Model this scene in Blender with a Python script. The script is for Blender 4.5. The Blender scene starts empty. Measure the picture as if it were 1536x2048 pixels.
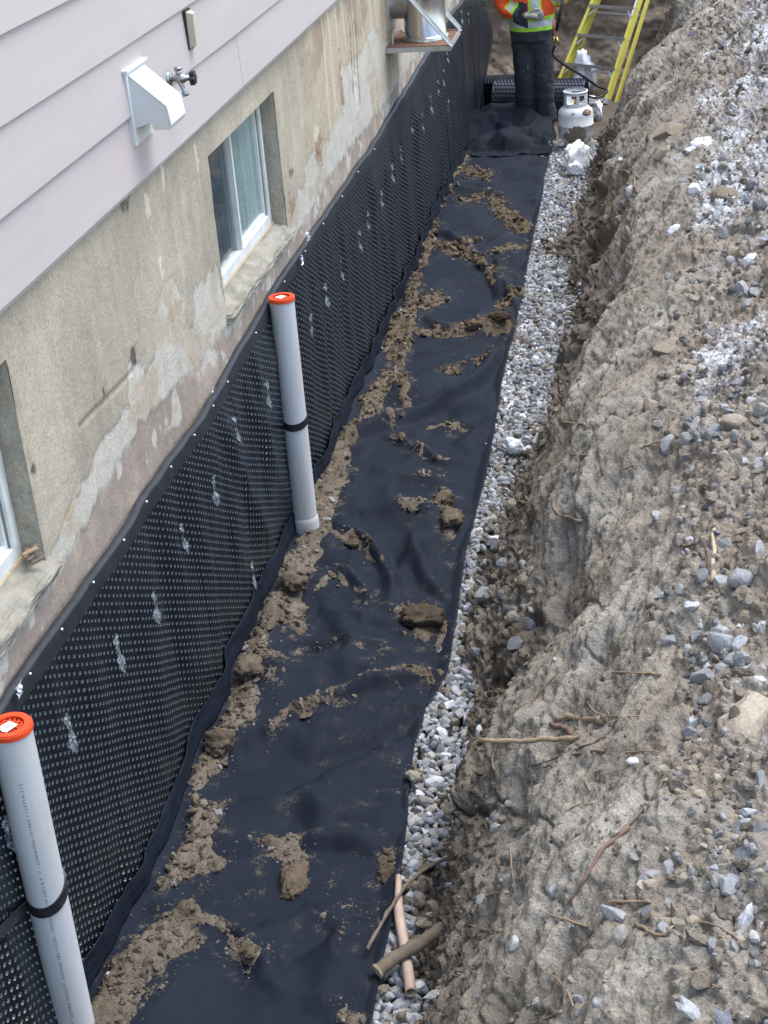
import bpy, bmesh, math, random
import numpy as np
from mathutils import Vector, Matrix, Euler
from mathutils.bvhtree import BVHTree

random.seed(7)
RNG = np.random.default_rng(7)
SC = bpy.context.scene
COL = SC.collection

# ------------------------------------------------------------------ camera
# world: house wall is the plane x = 0, trench runs along +y, trench floor z = 0
FPX = 3000.0
CC = np.array([768.0, 1024.0])
CAM = np.array([1.75, 0.0, 3.47])
_dy = np.array([577, -1644, FPX]); _dy /= np.linalg.norm(_dy)
_dd = np.array([450, (FPX * FPX + 577 * 450) / 1644, FPX]); _dd /= np.linalg.norm(_dd)
_dx = np.cross(_dy, -_dd)
RW = np.array([_dx, _dy, -_dd])          # world = RW @ cam(u right, v down, w forward)
cam = bpy.data.cameras.new('camera')
cam.sensor_fit = 'HORIZONTAL'; cam.sensor_width = 36.0
cam.lens = FPX / 1536.0 * 36.0
cam.clip_start = 0.05; cam.clip_end = 2000
camo = bpy.data.objects.new('camera', cam); COL.objects.link(camo)
m = Matrix.Identity(4)
for i in range(3):
    m[i][0] = RW[i, 0]; m[i][1] = -RW[i, 1]; m[i][2] = -RW[i, 2]; m[i][3] = CAM[i]
camo.matrix_world = m
SC.camera = camo

# ------------------------------------------------------------------ light
SUN_EL, SUN_AZ = math.radians(66), math.radians(62)     # azimuth from +y towards +x
world = bpy.data.worlds.new('World'); SC.world = world; world.use_nodes = True
wn = world.node_tree
for n in list(wn.nodes): wn.nodes.remove(n)
sky = wn.nodes.new('ShaderNodeTexSky'); sky.sky_type = 'NISHITA'; sky.sun_disc = False
sky.sun_elevation = SUN_EL; sky.sun_rotation = SUN_AZ
sky.air_density = 1.3; sky.dust_density = 1.0; sky.ozone_density = 0.0
bg = wn.nodes.new('ShaderNodeBackground'); bg.inputs['Strength'].default_value = 0.15
wo = wn.nodes.new('ShaderNodeOutputWorld')
wn.links.new(sky.outputs[0], bg.inputs[0]); wn.links.new(bg.outputs[0], wo.inputs[0])
sun = bpy.data.lights.new('sun', 'SUN'); sun.energy = 1.6; sun.angle = math.radians(40)
sun.color = (1.0, 0.96, 0.89)
suno = bpy.data.objects.new('sun', sun); COL.objects.link(suno)
sd = Vector((math.sin(SUN_AZ) * math.cos(SUN_EL), math.cos(SUN_AZ) * math.cos(SUN_EL), math.sin(SUN_EL)))
suno.rotation_euler = sd.to_track_quat('Z', 'Y').to_euler()
suno.location = (8, -4, 12)
SC.view_settings.view_transform = 'Standard'
SC.view_settings.look = 'None'
SC.view_settings.exposure = 1.30
SC.view_settings.gamma = 1.0
SC.view_settings.use_curve_mapping = False
SC.cycles.max_bounces = 6
SC.cycles.use_denoising = True

# ------------------------------------------------------------------ photo geometry helpers
def ray(u, v):
    return RW @ np.array([u - CC[0], v - CC[1], FPX])
def wall_pt(u, v, X=0.0):
    d = ray(u, v); return CAM + d * (X - CAM[0]) / d[0]
def floor_pt(u, v, Z=0.0):
    d = ray(u, v); return CAM + d * (Z - CAM[2]) / d[2]
def yplane(u, v, Y):
    d = ray(u, v); return CAM + d * (Y - CAM[1]) / d[1]
def depth_pt(u, v, w):
    return CAM + ray(u, v) * (w / FPX)
def cam_depth(p):
    return float(RW[:, 2] @ (np.asarray(p) - CAM))

# ------------------------------------------------------------------ noise
def _h(ix, iy, iz, s):
    n = (ix * 374761393 + iy * 668265263 + iz * 2147483647 + s * 1274126177) & 0xFFFFFFFF
    n = ((n ^ (n >> 13)) * 1274126177) & 0xFFFFFFFF
    n = (n ^ (n >> 16)) & 0xFFFFFFFF
    return n.astype(np.float64) / 4294967295.0
def vnoise(x, y, z=None, s=0):
    x = np.asarray(x, float); y = np.asarray(y, float)
    z = np.zeros_like(x) if z is None else np.asarray(z, float)
    ix, iy, iz = np.floor(x).astype(np.int64), np.floor(y).astype(np.int64), np.floor(z).astype(np.int64)
    fx, fy, fz = x - ix, y - iy, z - iz
    fx = fx * fx * fx * (fx * (fx * 6 - 15) + 10); fy = fy * fy * fy * (fy * (fy * 6 - 15) + 10); fz = fz * fz * (3 - 2 * fz)
    def lay(k):
        a = _h(ix, iy, iz + k, s); b = _h(ix + 1, iy, iz + k, s)
        c = _h(ix, iy + 1, iz + k, s); d = _h(ix + 1, iy + 1, iz + k, s)
        return (a + (b - a) * fx) + ((c + (d - c) * fx) - (a + (b - a) * fx)) * fy
    l0 = lay(0)
    if not np.any(fz): return l0 * 2 - 1
    return (l0 + (lay(1) - l0) * fz) * 2 - 1
def fbm(x, y, z=None, o=4, s=0, g=0.5):
    t = 0; a = 1.0; n = 0
    for i in range(o):
        c, sn = math.cos(0.6 * i), math.sin(0.6 * i)
        t = t + a * vnoise((x * c - y * sn) + 13.1 * i, (x * sn + y * c) + 7.7 * i, z, s + i * 17); n += a
        x = x * 2.03; y = y * 2.03; z = None if z is None else z * 2.03
        a *= g
    return t / n * 1.5
def worley(x, y, s=0):
    ix, iy = np.floor(x).astype(np.int64), np.floor(y).astype(np.int64)
    best = np.full(x.shape, 9.0); cid = np.zeros(x.shape)
    z0 = np.zeros_like(ix)
    for dx in (-1, 0, 1):
        for dy in (-1, 0, 1):
            px = ix + dx + _h(ix + dx, iy + dy, z0, s); py = iy + dy + _h(ix + dx, iy + dy, z0, s + 5)
            d = np.hypot(px - x, py - y); r = _h(ix + dx, iy + dy, z0, s + 9)
            k = d < best; best = np.where(k, d, best); cid = np.where(k, r, cid)
    return best, cid
def sstep(a, b, x):
    t = np.clip((x - a) / (b - a), 0, 1); return t * t * (3 - 2 * t)

# ------------------------------------------------------------------ object helpers
def tag(o, label=None, cat=None, group=None, kind=None):
    if label: o['label'] = label
    if cat: o['category'] = cat
    if group: o['group'] = group
    if kind: o['kind'] = kind
    return o
def thing(name, loc, label, cat, group=None):
    o = bpy.data.objects.new(name, None); o.empty_display_size = 0.1
    COL.objects.link(o); o.location = loc
    return tag(o, label, cat, group)
def mesh_data(name, V, F, mats, smooth=False, col=None, midx=None):
    me = bpy.data.meshes.new(name)
    V = np.asarray(V, dtype=np.float64)
    if isinstance(F, np.ndarray): F = [F]
    elif len(F) and not isinstance(F[0], np.ndarray):
        me.from_pydata(V.tolist(), [], [list(map(int, f)) for f in F]); F = None
    if F is not None:
        lt = np.concatenate([np.full(len(f), f.shape[1], dtype=np.int32) for f in F])
        li = np.concatenate([f.ravel() for f in F]).astype(np.int32)
        me.vertices.add(len(V)); me.vertices.foreach_set('co', V.ravel())
        me.loops.add(len(li)); me.loops.foreach_set('vertex_index', li)
        me.polygons.add(len(lt))
        ls = np.concatenate([[0], np.cumsum(lt)[:-1]]).astype(np.int32)
        me.polygons.foreach_set('loop_start', ls); me.polygons.foreach_set('loop_total', lt)
        me.update(calc_edges=True)
    if not isinstance(mats, (list, tuple)): mats = [mats]
    for mt in mats: me.materials.append(mt)
    if midx is not None: me.polygons.foreach_set('material_index', np.asarray(midx, dtype=np.int32))
    me.polygons.foreach_set('use_smooth', np.full(len(me.polygons), bool(smooth)))
    if col is not None:
        a = me.color_attributes.new('Col', 'FLOAT_COLOR', 'POINT')
        c = np.ones((len(V), 4)); c[:, :col.shape[1]] = col
        a.data.foreach_set('color', c.ravel())
    me.update(); me.validate()
    return me
def mk(name, V, F, mats, parent=None, smooth=False, col=None, loc=None, midx=None):
    """V in world coordinates; the object's origin is loc, or the parent's"""
    V = np.asarray(V, dtype=np.float64)
    org = np.zeros(3)
    if parent is not None:
        p = parent
        while p is not None: org = org + np.array(p.location); p = p.parent
    elif loc is not None: org = np.array(loc, float)
    me = mesh_data(name, V - org, F, mats, smooth, col, midx)
    o = bpy.data.objects.new(name, me); COL.objects.link(o)
    if parent is not None: o.parent = parent
    elif loc is not None: o.location = loc
    return o
class MB:
    """collects shapes into one mesh"""
    def __init__(s): s.V = []; s.F = []; s.M = []; s.n = 0
    def add(s, V, F, mi=0):
        V = np.asarray(V, float)
        s.V.append(V); s.F += [[int(i) + s.n for i in f] for f in F]; s.M += [mi] * len(F); s.n += len(V); return s
    def box(s, lo, hi, mi=0, rot=None, ctr=None):
        (a, b, c), (d, e, f) = lo, hi
        V = np.array([[a, b, c], [d, b, c], [d, e, c], [a, e, c], [a, b, f], [d, b, f], [d, e, f], [a, e, f]], float)
        if rot is not None:
            ctr = V.mean(0) if ctr is None else np.array(ctr)
            V = (V - ctr) @ np.array(rot).T + ctr
        return s.add(V, [(0, 3, 2, 1), (4, 5, 6, 7), (0, 1, 5, 4), (1, 2, 6, 5), (2, 3, 7, 6), (3, 0, 4, 7)], mi)
    def bar(s, a, b, w, t, up=(0, 0, 1), mi=0):
        a = np.array(a, float); b = np.array(b, float); d = b - a; d /= np.linalg.norm(d)
        r = np.cross(d, up); r /= np.linalg.norm(r); q = np.cross(r, d)
        V = []
        for p in (a, b):
            for (i, j) in ((-1, -1), (1, -1), (1, 1), (-1, 1)): V.append(p + r * i * w / 2 + q * j * t / 2)
        return s.add(V, [(3, 2, 1, 0), (4, 5, 6, 7), (0, 1, 5, 4), (1, 2, 6, 5), (2, 3, 7, 6), (3, 0, 4, 7)], mi)
    def tube(s, P, r, n=8, cap=True, mi=0, sq=(1, 1)):
        V, F = tube_geo(P, r, n, cap, sq); return s.add(V, F, mi)
    def lathe(s, prof, ctr, n=24, mi=0, axis='z'):
        V = []; F = []
        k = len(prof)
        for i in range(n):
            a = 2 * math.pi * i / n
            for (r, z) in prof:
                p = (r * math.cos(a), r * math.sin(a), z)
                if axis == 'x': p = (p[2], p[0], p[1])
                if axis == 'y': p = (p[0], p[2], p[1])
                V.append((ctr[0] + p[0], ctr[1] + p[1], ctr[2] + p[2]))
        for i in range(n):
            j = (i + 1) % n
            for q in range(k - 1): F.append((i * k + q, j * k + q, j * k + q + 1, i * k + q + 1))
        return s.add(V, F, mi)
    def build(s, name, mats, parent=None, smooth=False, loc=None):
        return mk(name, np.concatenate(s.V), s.F, mats, parent, smooth, loc=loc, midx=s.M)
def catmull(P, k=6):
    P = [np.array(p, float) for p in P]
    if len(P) < 3:
        return np.array([P[0] + (P[1] - P[0]) * i / k for i in range(k + 1)])
    Q = [2 * P[0] - P[1]] + P + [2 * P[-1] - P[-2]]; out = []
    for i in range(1, len(Q) - 2):
        a, b, c, d = Q[i - 1:i + 3]
        for j in range(k):
            t = j / k
            out.append(0.5 * ((2 * b) + (c - a) * t + (2 * a - 5 * b + 4 * c - d) * t * t + (3 * b - a - 3 * c + d) * t ** 3))
    out.append(P[-1]); return np.array(out)
def tube_geo(P, r, n=8, cap=True, sq=(1, 1)):
    P = np.array(P, float); k = len(P)
    r = np.broadcast_to(np.asarray(r, float), (k,))
    T = np.gradient(P, axis=0); T /= np.linalg.norm(T, axis=1)[:, None] + 1e-12
    ref = np.array([0, 0, 1.0]) if abs(T[0][2]) < 0.9 else np.array([1.0, 0, 0])
    N = np.cross(T[0], ref); N /= np.linalg.norm(N)
    V = []
    for i in range(k):
        N = N - T[i] * np.dot(N, T[i]); N /= np.linalg.norm(N) + 1e-12
        B = np.cross(T[i], N)
        for j in range(n):
            a = 2 * math.pi * j / n
            V.append(P[i] + r[i] * (N * math.cos(a) * sq[0] + B * math.sin(a) * sq[1]))
    F = []
    for i in range(k - 1):
        for j in range(n):
            q = (j + 1) % n; F.append((i * n + j, i * n + q, (i + 1) * n + q, (i + 1) * n + j))
    if cap:
        F.append(tuple(range(n))[::-1]); F.append(tuple((k - 1) * n + j for j in range(n)))
    return np.array(V), F
def ico(sub):
    bm = bmesh.new(); bmesh.ops.create_icosphere(bm, subdivisions=sub, radius=1.0)
    V = np.array([v.co[:] for v in bm.verts]); F = np.array([[v.index for v in f.verts] for f in bm.faces]); bm.free()
    return V, F
ICO = {k: ico(k) for k in (1, 2, 3, 4)}
def rock_geo(seed, sub=2, planes=9, rough=0.08, squash=(1, 1, 1), lump=0.0):
    r = np.random.default_rng(seed)
    V, F = ICO[sub]; V = V.copy()
    for _ in range(planes):
        n = r.normal(size=3); n /= np.linalg.norm(n); h = r.uniform(0.55, 0.85)
        d = np.maximum(V @ n - h, 0); V = V - d[:, None] * n
    if rough: V = V * (1 + rough * fbm(V[:, 0] * 2 + seed, V[:, 1] * 2, V[:, 2] * 2, 3)[:, None])
    if lump: V = V * (1 + lump * np.abs(fbm(V[:, 0] * 3.5 + seed, V[:, 1] * 3.5, V[:, 2] * 3.5 + 9, 3))[:, None])
    return V * np.array(squash), F
def rot_rand(r):
    q = r.normal(size=4); q /= np.linalg.norm(q); w, x, y, z = q
    return np.array([[1 - 2 * (y * y + z * z), 2 * (x * y - z * w), 2 * (x * z + y * w)],
                     [2 * (x * y + z * w), 1 - 2 * (x * x + z * z), 2 * (y * z - x * w)],
                     [2 * (x * z - y * w), 2 * (y * z + x * w), 1 - 2 * (x * x + y * y)]])
def grid_faces(nr, nc):
    a = np.arange(nr - 1)[:, None] * nc + np.arange(nc - 1)[None, :]
    return np.stack([a, a + 1, a + nc + 1, a + nc], -1).reshape(-1, 4)

# ------------------------------------------------------------------ materials
class NT:
    def __init__(s, name):
        s.m = bpy.data.materials.new(name); s.m.use_nodes = True; s.t = s.m.node_tree
        for n in list(s.t.nodes): s.t.nodes.remove(n)
        s.out = s.n('ShaderNodeOutputMaterial'); s.b = s.n('ShaderNodeBsdfPrincipled')
        s.l(s.b.outputs[0], s.out.inputs[0]); s.co = None
    def n(s, k, **kw):
        x = s.t.nodes.new(k)
        for a, v in kw.items(): setattr(x, a, v)
        return x
    def l(s, a, b): s.t.links.new(a, b)
    def obj(s):
        if s.co is None: s.co = s.n('ShaderNodeTexCoord').outputs['Object']
        return s.co
    def mapped(s, scale):
        mp = s.n('ShaderNodeMapping'); mp.inputs['Scale'].default_value = scale; s.l(s.obj(), mp.inputs['Vector']); return mp.outputs[0]
    def noise(s, sc, d=4, r=0.55, vec=None, dist=0.0):
        x = s.n('ShaderNodeTexNoise'); x.inputs['Scale'].default_value = sc; x.inputs['Detail'].default_value = d
        x.inputs['Roughness'].default_value = r; x.inputs['Distortion'].default_value = dist
        s.l(vec or s.obj(), x.inputs['Vector']); return x.outputs['Fac']
    def vor(s, sc, vec=None, feat='F1'):
        x = s.n('ShaderNodeTexVoronoi', feature=feat); x.inputs['Scale'].default_value = sc
        s.l(vec or s.obj(), x.inputs['Vector']); return x.outputs['Distance']
    def ramp(s, v, a, b, ca=(0, 0, 0, 1), cb=(1, 1, 1, 1)):
        x = s.n('ShaderNodeValToRGB'); e = x.color_ramp.elements
        e[0].position = a; e[1].position = b; e[0].color = ca; e[1].color = cb
        s.l(v, x.inputs[0]); return x.outputs[0]
    def mix(s, f, a, b, mode='MIX'):
        x = s.n('ShaderNodeMix', data_type='RGBA', blend_type=mode)
        for k, v in ((0, f), (6, a), (7, b)):
            if hasattr(v, 'is_linked'): s.l(v, x.inputs[k])
            elif k == 0: x.inputs[0].default_value = v
            else: x.inputs[k].default_value = (*v[:3], 1)
        return x.outputs[2]
    def math(s, op, a, b=0.0):
        x = s.n('ShaderNodeMath', operation=op)
        for k, v in ((0, a), (1, b)):
            if hasattr(v, 'is_linked'): s.l(v, x.inputs[k])
            else: x.inputs[k].default_value = v
        return x.outputs[0]
    def attr(s, name='Col'):
        x = s.n('ShaderNodeAttribute'); x.attribute_name = name; return x
    def bump(s, h, st, dist=0.01, prev=None):
        x = s.n('ShaderNodeBump'); x.inputs['Strength'].default_value = st; x.inputs['Distance'].default_value = dist
        s.l(h, x.inputs['Height'])
        if prev is not None: s.l(prev, x.inputs['Normal'])
        s.l(x.outputs[0], s.b.inputs['Normal']); return x.outputs[0]
    def base(s, c):
        if hasattr(c, 'is_linked'): s.l(c, s.b.inputs['Base Color'])
        else: s.b.inputs['Base Color'].default_value = (*c, 1)
    def set(s, **k):
        for a, v in k.items():
            i = s.b.inputs[a.replace('_', ' ')]
            if hasattr(v, 'is_linked'): s.l(v, i)
            else: i.default_value = v
        return s
def simple(name, c, rough=0.6, c2=None, sc=8.0, amt=0.5, bump=0.0, bsc=60, metal=0.0, spec=0.5, stretch=None, bdist=0.003):
    t = NT(name)
    c2 = c2 or tuple(x * 0.72 for x in c)
    vec = t.mapped(stretch) if stretch else None
    f = t.ramp(t.noise(sc, 6, 0.6, vec), 0.38, 0.68)
    t.base(t.mix(t.math('MULTIPLY', f, amt), c, c2))
    rn = t.n('ShaderNodeMapRange'); rn.inputs[3].default_value = rough * 0.85; rn.inputs[4].default_value = min(1, rough * 1.18)
    t.l(t.noise(sc * 2.3, 4), rn.inputs[0]); t.l(rn.outputs[0], t.b.inputs['Roughness'])
    t.set(Metallic=metal); t.b.inputs['Specular IOR Level'].default_value = spec
    if bump: t.bump(t.noise(bsc, 5, 0.6, vec), bump, bdist)
    return t.m

def soil_mat(name, fine=170, bst=0.9, bd=0.012, frost=False):
    t = NT(name); a = t.attr()
    n1 = t.noise(fine, 5, 0.65); n2 = t.noise(fine * 0.25, 5, 0.6)
    c = t.mix(1.0, a.outputs['Color'], t.ramp(n1, 0.25, 0.8, (0.55, 0.53, 0.5, 1), (1.35, 1.36, 1.4, 1)), 'MULTIPLY')
    c = t.mix(t.math('MULTIPLY', t.ramp(n2, 0.45, 0.7), 0.45), c, t.mix(1.0, c, (1.45, 1.35, 1.2), 'MULTIPLY'))
    # small light grit
    g = t.ramp(t.vor(fine * 0.9), 0.10, 0.16, (1, 1, 1, 1), (0, 0, 0, 1))
    g = t.math('MULTIPLY', g, t.ramp(t.noise(fine * 0.3, 2), 0.55, 0.62))
    c = t.mix(t.math('MULTIPLY', g, 0.6), c, (0.42, 0.41, 0.40))
    if frost:
        fr = t.math('ADD', a.outputs['Alpha'], t.math('MULTIPLY', t.math('SUBTRACT', t.noise(75, 6, 0.7), 0.5), 1.5))
        fm = t.ramp(fr, 0.48, 0.78)
        c = t.mix(t.math('MULTIPLY', fm, 0.85), c, (0.72, 0.76, 0.82))
    t.base(c); t.set(Roughness=0.95); t.b.inputs['Specular IOR Level'].default_value = 0.2
    p = t.bump(n2, bst * 0.7, bd * 2.0); t.bump(n1, bst, bd, p)
    return t.m

M_SIDING = None
def make_siding():
    t = NT('pale mauve painted board')
    v = t.mapped((1, 0.06, 1.6))
    f = t.noise(7, 5, 0.6, v)
    c = t.mix(t.ramp(f, 0.3, 0.75), (0.475, 0.412, 0.408), (0.428, 0.37, 0.368))
    d = t.ramp(t.noise(3.0, 6, 0.65), 0.58, 0.82)
    c = t.mix(t.math('MULTIPLY', d, 0.35), c, (0.33, 0.30, 0.29))
    sp = t.ramp(t.noise(40, 3, 0.6), 0.735, 0.76)
    c = t.mix(t.math('MULTIPLY', sp, 0.5), c, (0.24, 0.19, 0.19))
    t.base(c); t.set(Roughness=0.55)
    t.bump(t.noise(60, 4, 0.6, t.mapped((1, 0.15, 1))), 0.12, 0.002)
    return t.m
M_SIDING = make_siding()
def make_concrete():
    t = NT('parged concrete'); a = t.attr()
    n1 = t.noise(95, 4, 0.65, dist=1.2); n2 = t.noise(16, 6, 0.65)
    st = t.noise(11, 5, 0.65, t.mapped((1, 1.5, 0.25)))
    c = t.mix(1.0, a.outputs['Color'], t.ramp(n1, 0.33, 0.68, (0.70, 0.68, 0.66, 1), (1.14, 1.14, 1.13, 1)), 'MULTIPLY')
    c = t.mix(t.math('MULTIPLY', t.ramp(n2, 0.48, 0.75), 0.4), c, t.mix(1.0, c, (0.7, 0.66, 0.6), 'MULTIPLY'))
    c = t.mix(t.math('MULTIPLY', t.ramp(st, 0.5, 0.75), 0.5), c, t.mix(1.0, c, (0.72, 0.68, 0.62), 'MULTIPLY'))
    t.base(c); t.set(Roughness=0.93); t.b.inputs['Specular IOR Level'].default_value = 0.25
    p = t.bump(n2, 0.3, 0.006); t.bump(n1, 0.5, 0.005, p)
    return t.m
M_CONC = make_concrete()
def make_membrane(name='black dimpled polyethylene', r0=.27, r1=.45, sp=.5):
    t = NT(name)
    d = t.ramp(t.noise(3.5, 7, 0.7, t.mapped((1, 1.6, 0.5))), 0.55, 0.8)
    c = t.mix(t.math('MULTIPLY', d, 0.3), (0.006, 0.008, 0.012), (0.05, 0.055, 0.06))
    t.base(c)
    r = t.n('ShaderNodeMapRange'); r.inputs[3].default_value = r0; r.inputs[4].default_value = r1
    t.l(t.noise(6, 5), r.inputs[0]); t.l(r.outputs[0], t.b.inputs['Roughness'])
    t.b.inputs['Specular IOR Level'].default_value = sp
    return t.m
M_MEMB = make_membrane()
M_PIT = make_membrane('glossier dimple polyethylene', .16, .30, 1.0)  # same plastic as the sheet, gloss raised to force bright glints in the pits
M_FLANGE = simple('smooth black polyethylene flange', (0.016, 0.018, 0.023), 0.5, (0.04, 0.043, 0.05), 9, 0.5, spec=0.4)
def make_fabric():
    t = NT('black nonwoven filter fabric'); a = t.attr()
    n1 = t.noise(420, 3, 0.7)
    c = t.mix(t.noise(9, 5, 0.6), (0.0044, 0.0082, 0.0165), (0.0084, 0.0138, 0.0262))
    dust = t.math('MULTIPLY', t.ramp(t.math('ADD', t.noise(170, 5, 0.7), t.math('MULTIPLY', t.math('SUBTRACT', t.noise(14, 5, 0.65), 0.5), 1.2)), 0.62, 0.80), a.outputs['Alpha'])
    c = t.mix(dust, c, (0.20, 0.165, 0.12))
    lint = t.ramp(t.noise(230, 2, 0.5), 0.74, 0.78)
    c = t.mix(t.math('MULTIPLY', lint, 0.10), c, (0.3, 0.31, 0.33))
    t.base(c); t.set(Roughness=0.74); t.b.inputs['Specular IOR Level'].default_value = 0.24
    t.b.inputs['Sheen Weight'].default_value = 0.0; t.b.inputs['Sheen Roughness'].default_value = 0.5
    p = t.bump(t.noise(24, 4, 0.55), 0.25, 0.01); t.bump(n1, 0.6, 0.003, p)
    return t.m
M_FAB = make_fabric()
M_BANK = soil_mat('grey brown clay bank', 120, 0.65, 0.009, True)
M_SOIL = soil_mat('brown spilled soil', 190, 0.9, 0.008)
def make_stone():
    t = NT('crushed limestone'); a = t.attr()
    c = t.mix(1.0, a.outputs['Color'], t.ramp(t.noise(75, 6, 0.65), 0.3, 0.75, (0.68, 0.68, 0.68, 1), (1.2, 1.2, 1.2, 1)), 'MULTIPLY')
    d = t.ramp(t.noise(26, 5, 0.6), 0.56, 0.74)
    c = t.mix(t.math('MULTIPLY', d, 0.45), c, (0.25, 0.22, 0.18))
    t.base(c); t.set(Roughness=0.9); t.b.inputs['Specular IOR Level'].default_value = 0.3
    t.bump(t.noise(140, 5, 0.65), 0.45, 0.004); return t.m
M_STONE = make_stone()
def make_snow():
    t = NT('old granular snow')
    d = t.ramp(t.noise(22, 6, 0.65), 0.60, 0.82)
    t.base(t.mix(t.math('MULTIPLY', d, 0.5), (0.82, 0.85, 0.89), (0.42, 0.38, 0.33))); t.set(Roughness=0.7)
    t.b.inputs['Subsurface Weight'].default_value = 0.15
    t.bump(t.noise(90, 5, 0.7), 0.6, 0.006); return t.m
M_SNOW = make_snow()
M_PVC = simple('pale grey pvc', (0.67, 0.68, 0.69), 0.38, (0.38, 0.33, 0.26), 6, 0.55, 0.04, 30, stretch=(1, 1, 0.12))
M_ORANGE = simple('orange red plastic', (0.80, 0.085, 0.025), 0.42, amt=0.25)
M_PAPER = simple('white paper sticker', (0.82, 0.82, 0.82), 0.6, (0.6, 0.6, 0.62), 90, 0.4)
M_INK = simple('black print', (0.05, 0.05, 0.06), 0.6)
M_PRINT = simple('faded grey print', (0.20, 0.20, 0.22), 0.6)
M_STRAP = simple('black plastic strap', (0.016, 0.017, 0.02), 0.38, (0.05, 0.05, 0.05), 20, 0.5)
M_WHITE = simple('white paint', (0.66, 0.68, 0.69), 0.45, (0.58, 0.56, 0.52), 9, 0.35, 0.1, 70)
M_VINYL = simple('white window vinyl', (0.70, 0.72, 0.71), 0.45, (0.48, 0.44, 0.38), 14, 0.5, 0.08, 60)
M_BEIGE = simple('aged beige plastic', (0.50, 0.47, 0.36), 0.5, (0.36, 0.33, 0.25), 12, 0.4)
M_CHROME = simple('dull chrome', (0.42, 0.43, 0.44), 0.34, (0.40, 0.38, 0.35), 30, 0.5, metal=1.0)
M_STEEL = simple('stained stainless steel', (0.60, 0.60, 0.60), 0.24, (0.34, 0.29, 0.24), 5, 0.6, 0.05, 30, metal=1.0, stretch=(2, 2, 0.25))
M_GALV = simple('weathered galvanised steel', (0.52, 0.53, 0.51), 0.5, (0.36, 0.27, 0.20), 11, 0.6, 0.1, 60, metal=0.55)
M_RUST = simple('rusty debris', (0.17, 0.085, 0.05), 0.9, (0.09, 0.05, 0.035), 20, 0.7, 0.6, 80)
M_BLACK = simple('black rubber', (0.014, 0.014, 0.016), 0.5)
M_YELLOW = simple('yellow fibreglass', (0.74, 0.66, 0.12), 0.45, (0.50, 0.44, 0.14), 9, 0.45)
M_ALU = simple('scuffed aluminium', (0.66, 0.67, 0.68), 0.38, (0.42, 0.41, 0.40), 18, 0.5, metal=0.7)
M_TANK = simple('white enamel', (0.84, 0.85, 0.86), 0.35, (0.5, 0.46, 0.4), 7, 0.35)
M_MUD = simple('dried mud', (0.24, 0.20, 0.15), 0.95, (0.15, 0.12, 0.09), 40, 0.7, 0.5, 120)
M_BRASS = simple('brass', (0.50, 0.36, 0.14), 0.35, metal=0.9)
M_VALVE = simple('faded red metal', (0.45, 0.14, 0.12), 0.5)
def make_jacket():
    t = NT('orange high visibility cloth')
    t.base(t.mix(t.ramp(t.noise(14, 4), 0.35, 0.7), (0.95, 0.13, 0.02), (0.80, 0.085, 0.015))); t.set(Roughness=0.75)
    t.bump(t.noise(18, 4, 0.6), 0.6, 0.02); return t.m
M_JACK = make_jacket()
M_LIME = simple('lime fluorescent tape', (0.45, 0.82, 0.06), 0.6, amt=0.3)
M_SILVER = simple('silver reflective tape', (0.66, 0.68, 0.70), 0.4, amt=0.35, metal=0.2)
M_TROUS = simple('charcoal work cloth', (0.030, 0.035, 0.045), 0.85, (0.07, 0.068, 0.065), 7, 0.5, 0.5, 25, bdist=0.012)
M_GLOVE = simple('grey knit glove', (0.36, 0.34, 0.30), 0.9, (0.2, 0.19, 0.17), 40, 0.6, 0.4, 200)
M_BOOT = simple('muddy grey boot', (0.20, 0.185, 0.16), 0.8, (0.09, 0.08, 0.07), 20, 0.6, 0.4, 80)
M_SKIN = simple('skin', (0.50, 0.30, 0.22), 0.55, amt=0.2)
M_HAIR = simple('dark hair', (0.03, 0.022, 0.016), 0.7)
M_ROOT = simple('pale brown root bark', (0.36, 0.26, 0.17), 0.85, (0.20, 0.14, 0.09), 30, 0.7, 0.5, 90, stretch=(3, 3, 1))
M_ROOTR = simple('reddish root bark', (0.23, 0.15, 0.105), 0.85, (0.14, 0.09, 0.065), 30, 0.7, 0.5, 90)
M_BARK = simple('grey brown branch bark', (0.19, 0.15, 0.11), 0.9, (0.10, 0.08, 0.06), 34, 0.8, 0.8, 70)
M_CUT = simple('pale cut wood', (0.50, 0.40, 0.27), 0.8, (0.36, 0.27, 0.17), 50, 0.6)
M_TUBE = simple('tan plastic tube', (0.42, 0.30, 0.24), 0.55, (0.52, 0.44, 0.36), 12, 0.7, 0.1, 60)
M_BRICK = simple('pinkish clay', (0.40, 0.17, 0.13), 0.9, (0.28, 0.13, 0.10), 14, 0.7, 0.5, 70)
M_GREYROLL = simple('grey blue dimpled plastic', (0.05, 0.06, 0.085), 0.4, (0.10, 0.11, 0.14), 8, 0.5)
M_LEAF = simple('dead leaf', (0.28, 0.10, 0.04), 0.8, (0.16, 0.07, 0.03), 30, 0.6)
M_DARKROOM = simple('dim interior', (0.35, 0.36, 0.37), 0.9)
M_BLIND = simple('dark blue blind', (0.095, 0.115, 0.135), 0.8, (0.05, 0.06, 0.07), 6, 0.5)
M_CURT = simple('pale curtain', (0.46, 0.53, 0.51), 0.9, (0.30, 0.36, 0.35), 6, 0.5)
M_MOSS = simple('mossy weathered sill concrete', (0.33, 0.30, 0.25), 0.95, (0.155, 0.15, 0.11), 11, 0.8, 0.9, 60, bdist=0.006)
M_GROUND = simple('dry soil ground', (0.16, 0.135, 0.105), 0.95, (0.10, 0.085, 0.065), 3, 0.7, 0.7, 12, bdist=0.03)
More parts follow.
